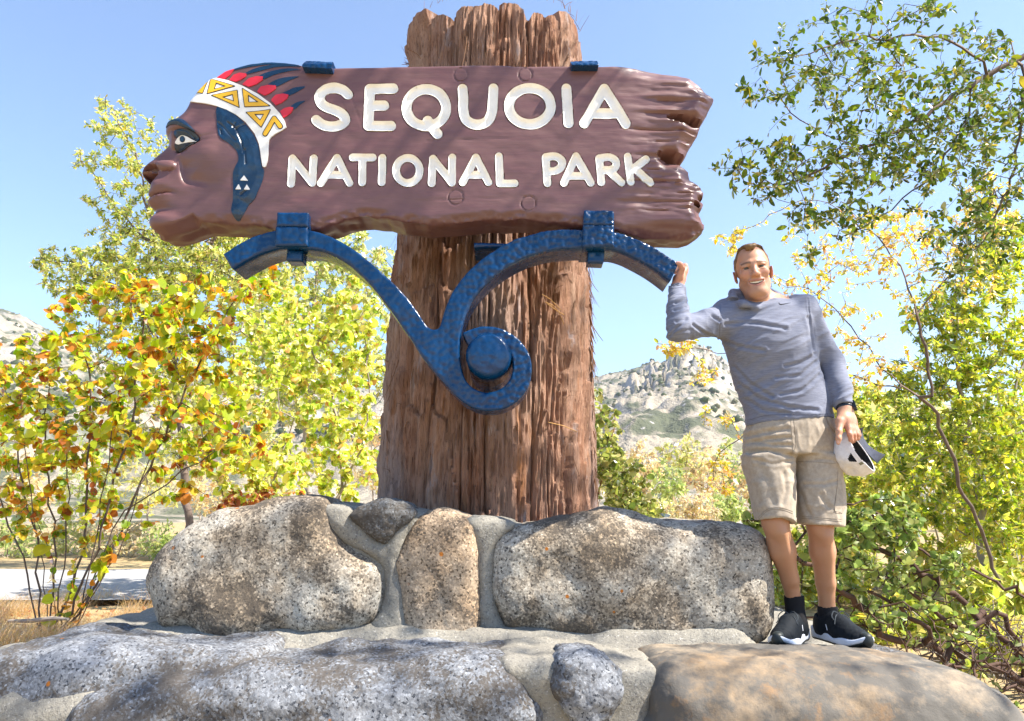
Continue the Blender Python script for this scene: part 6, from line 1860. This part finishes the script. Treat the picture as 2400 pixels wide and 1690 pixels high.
# --- socks and shoes
for kn, an, top in ((LOL, ANL, J(1861, 1396, 3.39)), (LOR, ANR, J(1939, 1421, 3.41))):
    mb = MeshB(); rr = .0415
    a = np.asarray(top); b = np.asarray(an) + (0, -.005, -.085)
    t = np.linspace(0, 1, 9)[:, None]
    r = np.array([rr, rr + .0012, rr + .0012, rr, rr, rr + .001, rr + .003, rr + .006, rr + .006])
    mb.tube(a * (1 - t) + b * t, r, 20); mb.build('sock', M_SOCK, man)
def shoe(ankle, heel_px, direction, mirror, zb, label):
    d = np.array([direction[0], direction[1], 0.0]); d /= np.linalg.norm(d)
    side = np.array([-d[1], d[0], 0.0]) * -1
    org = np.array([ankle[0], ankle[1], zb]) + d * .045
    W = lambda v: org + 1.07 * (np.outer(v[:, 0] * mirror, side) + np.outer(v[:, 1], d) + np.outer(v[:, 2], (0, 0, 1)))
    f = Field(np.arange(-.08, .08, .0036), np.arange(-.16, .22, .004), np.arange(-.01, .16, .0036))
    f.ell((.002, .105, .035), (.050, .088, .042), None, .02); f.ell((0, .03, .050), (.046, .09, .055), None, .03); f.ell((0, -.062, .052), (.040, .058, .060), None, .03)
    f.cone((0, -.048, .050), (0, -.052, .074), .047, .044, .03)
    f.cone((0, .035, .078), (0, -.004, .092), .024, .026, .03)
    f.cone((0, -.048, .075), (0, -.058, .16), .040, .042, .004, True)
    f.sub(lambda x, y, z: z - .022 + 0 * x + 0 * y, (-.1, -.2, -.1), (.1, .3, .022))
    V, Q = f.skin(); V = smooth_verts(V, Q, 1, .4); N = vnormals(V, Q)
    V = V + N * (.0012 * fbm(V * 60, 2, 4) - .0022 * np.exp(-((V[:, 1] - .155 + 3 * V[:, 0] ** 2) / .004) ** 2))[:, None]
    q = Q[:, ::-1] if mirror < 0 else Q
    up = new_mesh('shoe', W(V), q, M_SHOE); adopt(up, man); up['label'] = label
    out = spline([(-.038, -.105), (0, -.122), (.038, -.105), (.041, -.04), (.045, .03), (.056, .09), (.050, .15), (.022, .197), (-.012, .198), (-.042, .165), (-.052, .10), (-.044, .03), (-.040, -.04)], 5)
    def slab(name, mat, z0, z1, g, rd, wave):
        f = Field(np.arange(-.085, .085, .004), np.arange(-.16, .24, .0045), np.arange(-.02, .09, .0026))
        Xg, Yg = np.meshgrid(f.ax[0], f.ax[1], indexing='ij')
        D = poly_sdf(np.c_[Xg.ravel(), Yg.ravel()], out).reshape(Xg.shape) - g
        spring = .028 * np.clip((Yg - .11) / .09, 0, 1) ** 2 + .008 * np.clip((-.08 - Yg) / .05, 0, 1) ** 2
        lo_ = z0 + spring; hi_ = z1 + spring * .8 + wave * (.010 * np.clip(-Yg / .1, -.3, 1) + .004 * np.cos(Yg * 55))
        mid = (lo_ + hi_) / 2; hf = (hi_ - lo_) / 2
        a = D[:, :, None] + rd; b = np.abs(f.ax[2][None, None, :] - mid[:, :, None]) - hf[:, :, None] + rd
        f.F = (np.sqrt(np.maximum(a, 0) ** 2 + np.maximum(b, 0) ** 2) + np.minimum(np.maximum(a, b), 0) - rd).astype(np.float32)
        V, Q = f.skin(); q = Q[:, ::-1] if mirror < 0 else Q
        adopt(new_mesh(name, W(V), q, mat), up)
    slab('midsole', M_SOLE, .006, .034, .004, .007, 1)
    slab('outsole', M_RUB, .0, .012, .001, .003, 0)
    # dark rubber over the toe
    f = Field(np.arange(-.04, .04, .003), np.arange(.13, .235, .003), np.arange(.0, .08, .003))
    f.ell((.004, .190, .034), (.024, .020, .022), None, 0); f.ell((.004, .175, .052), (.02, .03, .012), None, .015)
    V, Q = f.skin(); q = Q[:, ::-1] if mirror < 0 else Q
    adopt(new_mesh('toe_cap', W(V), q, M_RUB), up)
    mb = MeshB(); m2 = MeshB()
    for i, y in enumerate(np.linspace(.035, .105, 6)):
        z = .098 - .55 * (y - .035) + .0045
        a, b = np.array([(-.020, y - .006, z - .006), (0, y, z + .002), (.020, y + .006, z - .006)]), 0
        mb.tube(W(spline(a, 5, False)), .0023, 6)
    for s in (-1, 1):
        mb.tube(W(spline([(0, .03, .112), (s * .020, .030, .122), (s * .038, .042, .104), (s * .030, .052, .090), (s * .008, .036, .110)], 6, False)), .0020, 6)
        mb.tube(W(spline([(0, .03, .112), (s * .024, .046, .104), (s * .042, .062, .078)], 6, False)), .0019, 6)
    mb.build('shoelaces', simple('charcoal_laces', (.035, .045, .055), .8), up)
    m2.box((-.008, .048, .097), (.008, .060, .100)); v = m2.v.pop(); m2.v.append(W(v + np.array([0, .0, -.006]))); m2.build('tongue_tag', simple('white_tag', (.7, .7, .7), .7), up, False)
    for s in (-1, 1):
        m3 = MeshB(); m3.tube(W(np.array([(s * .043, .005, .070), (s * .0475, .018, .050)])), .0018, 5); m3.build('side_stripe', simple('white_stripe', (.72, .72, .75), .6), up)
ZL = 1.052; ZR = 1.052
shoe(ANL + (-.005, .0, 0), None, (-.58, -.82), 1, ZL, None)
shoe(ANR + (0, .0, 0), None, (.20, -.98), -1, ZR, None)

# --- watch
wd = (LW - LE); wd /= np.linalg.norm(wd)
wc = J(1981, 956, 3.252)
sidev = np.cross(wd, (0, -1, 0)); sidev /= np.linalg.norm(sidev); frontv = np.cross(sidev, wd)
mb = MeshB()
an = np.linspace(0, 2 * math.pi, 33)
ring = [wc + .0350 * math.cos(a) * sidev + .0325 * math.sin(a) * frontv for a in an]
for off in (0,):
    v = []; n = len(ring) - 1
    for o2, rr in ((-.011, 1.0), (-.008, 1.07), (.008, 1.07), (.011, 1.0)):
        v += [wc + (p - wc) * rr + wd * o2 for p in ring[:-1]]
    f = [[r * n + i, r * n + (i + 1) % n, (r + 1) * n + (i + 1) % n, (r + 1) * n + i] for r in range(3) for i in range(n)]
    mb.add(v, f)
watch = mb.build('watch', M_BLACKP, man)
nv = (frontv * -.55 + sidev * .84) if (sidev[0] > 0) else (frontv * -.55 - sidev * .84)
if nv[1] > 0: nv = nv - 2 * frontv * (nv @ frontv)
nv /= np.linalg.norm(nv); tv_ = np.cross(wd, nv)
M = np.eye(4); M[:3, 0] = tv_; M[:3, 1] = wd; M[:3, 2] = nv; M[:3, 3] = wc + nv * .036
mb = MeshB(); mb.box((-.016, -.019, -.004), (.016, .019, .008), M); mb.build('watch_case', M_BLACKP, watch, True, 30)
mb = MeshB(); mb.box((-.013, -.0155, .0082), (.013, .0155, .0092), M); mb.build('watch_face', simple('dark_glass_display', (.012, .03, .035), .08, .6), watch, False)

# ------------------------------------------------------------------ the cap in his left hand
m_ = np.array((.52, -.05, -.855)); m_ /= np.linalg.norm(m_)
n_ = np.array((.72, -.56, .42)); n_ -= m_ * (n_ @ m_); n_ /= np.linalg.norm(n_)
f_ = np.cross(m_, n_); f_ = f_ if f_[1] > 0 else -f_
CC = J(2016, 1057, 3.25)
cap = empty('baseball_cap', CC, 'white baseball cap with a navy bill hanging from the left hand of the man', 'cap')
def dome(e, a, s=1.0):
    r = np.cos(e) ** .75
    k = 1 + .012 * np.cos(6 * a) * np.sin(2 * e)
    return CC + s * (np.multiply.outer(r * np.cos(a) * k, m_) * .100 + np.multiply.outer(r * np.sin(a) * k, f_) * .092 - np.multiply.outer(np.sin(e), n_) * .112)
ne, na = 34, 144
E_, A_ = np.meshgrid(np.linspace(0, math.pi / 2, ne), np.linspace(-math.pi, math.pi, na, endpoint=False), indexing='ij')
o = dome(E_, A_); i_ = dome(E_, A_, .95)
crump = .005 * fbm(o * 16, 3, 31); crump = crump - .016 * np.exp(-((E_ - .75) / .28) ** 2 - ((A_ + .9) / .45) ** 2)
o = o + np.multiply.outer(crump, -n_ * .5) - (o - CC) * 0; o = o + (o - CC) * (crump / .1)[..., None]
i_ = i_ + (i_ - CC) * (crump / .1)[..., None]
open_back = (np.abs(A_ + math.pi / 2) < .27 * np.sqrt(np.clip(1 - ((E_ - .04) / .32) ** 2, 0, 1))) & (E_ < .38)
def shell(pts, flip):
    F = []
    for a in range(ne - 1):
        for b in range(na):
            if open_back[a, b] and open_back[a, (b + 1) % na]: continue
            q = [a * na + b, a * na + (b + 1) % na, (a + 1) * na + (b + 1) % na, (a + 1) * na + b]
            F.append(q[::-1] if flip else q)
    return F
M_CAPW = fabric('white_cap_cloth', (.66, .64, .66), (.74, .72, .73), (1, 1, 1), 70, .3)
M_CAPN = fabric('navy_cap_cloth', (.030, .036, .058), (.055, .062, .09), (1, 1, 1), 70, .3)
M_CAPI = fabric('dark_cap_lining', (.012, .012, .013), (.025, .025, .026), (1, 1, 1), 70, .3)
adopt(new_mesh('crown', o.reshape(-1, 3), shell(o, False), M_CAPW), cap)
adopt(new_mesh('lining', i_.reshape(-1, 3), shell(i_, True), M_CAPI), cap)
mb = MeshB()
ab = np.linspace(-math.pi / 2 + .40, 1.5 * math.pi - .40, 50)
rim = dome(np.zeros(50), ab, .987); mb.tube(rim, .0030, 6); mb.build('brim_seam', M_CAPW, cap)
mb = MeshB()
sb = np.linspace(-math.pi / 2 - .52, -math.pi / 2 + .52, 18)
def band(e0, e1, aa, s0, s1):
    v = np.concatenate([dome(np.full(len(aa), e0), aa, s0), dome(np.full(len(aa), e1), aa, s0), dome(np.full(len(aa), e1), aa, s1), dome(np.full(len(aa), e0), aa, s1)])
    n = len(aa); f = []
    for r in range(4):
        for k in range(n - 1): f.append([r * n + k, r * n + k + 1, ((r + 1) % 4) * n + k + 1, ((r + 1) % 4) * n + k])
    f += [[0, n, 2 * n, 3 * n], [n - 1, 4 * n - 1, 3 * n - 1, 2 * n - 1]]
    return v, f
mb.add(*band(.015, .17, sb, 1.02, 1.035)); strap = mb.build('strap', M_CAPW, cap, True, 40)
mb = MeshB(); mb.add(*band(.02, .165, np.linspace(-math.pi / 2 + .30, -math.pi / 2 + .42, 4), 1.036, 1.045)); mb.build('strap_tag', simple('olive_tag', (.20, .19, .12), .7), strap, True, 40)
ab = math.pi / 2 + np.linspace(-1, 1, 33) * 1.02
T = np.linspace(0, 1, 10)
A2, T2 = np.meshgrid(ab, T, indexing='ij'); s = (A2 - math.pi / 2) / 1.02
base = dome(np.zeros_like(A2), A2, 1.0)
L_ = .078 * np.sqrt(np.clip(1 - .93 * s ** 2, 0, 1))
bill = base + np.multiply.outer(T2 * L_, f_) + np.multiply.outer(.050 * s ** 2 * (.35 + .65 * T2) + .012 * T2, n_) + np.multiply.outer(.012 * s * T2, m_)
under = bill + n_ * .0035
nv, nu = A2.shape
F = []
for a in range(nv - 1):
    for b in range(nu - 1):
        q = [a * nu + b, a * nu + b + 1, (a + 1) * nu + b + 1, (a + 1) * nu + b]
        F.append(q); F.append([k + nv * nu for k in q[::-1]])
edge = [a * nu + nu - 1 for a in range(nv)]
for a, b in zip(edge[:-1], edge[1:]): F.append([a, a + nv * nu, b + nv * nu, b])
adopt(new_mesh('bill', np.concatenate([bill.reshape(-1, 3), under.reshape(-1, 3)]), F, M_CAPN, None, True, 50), cap)
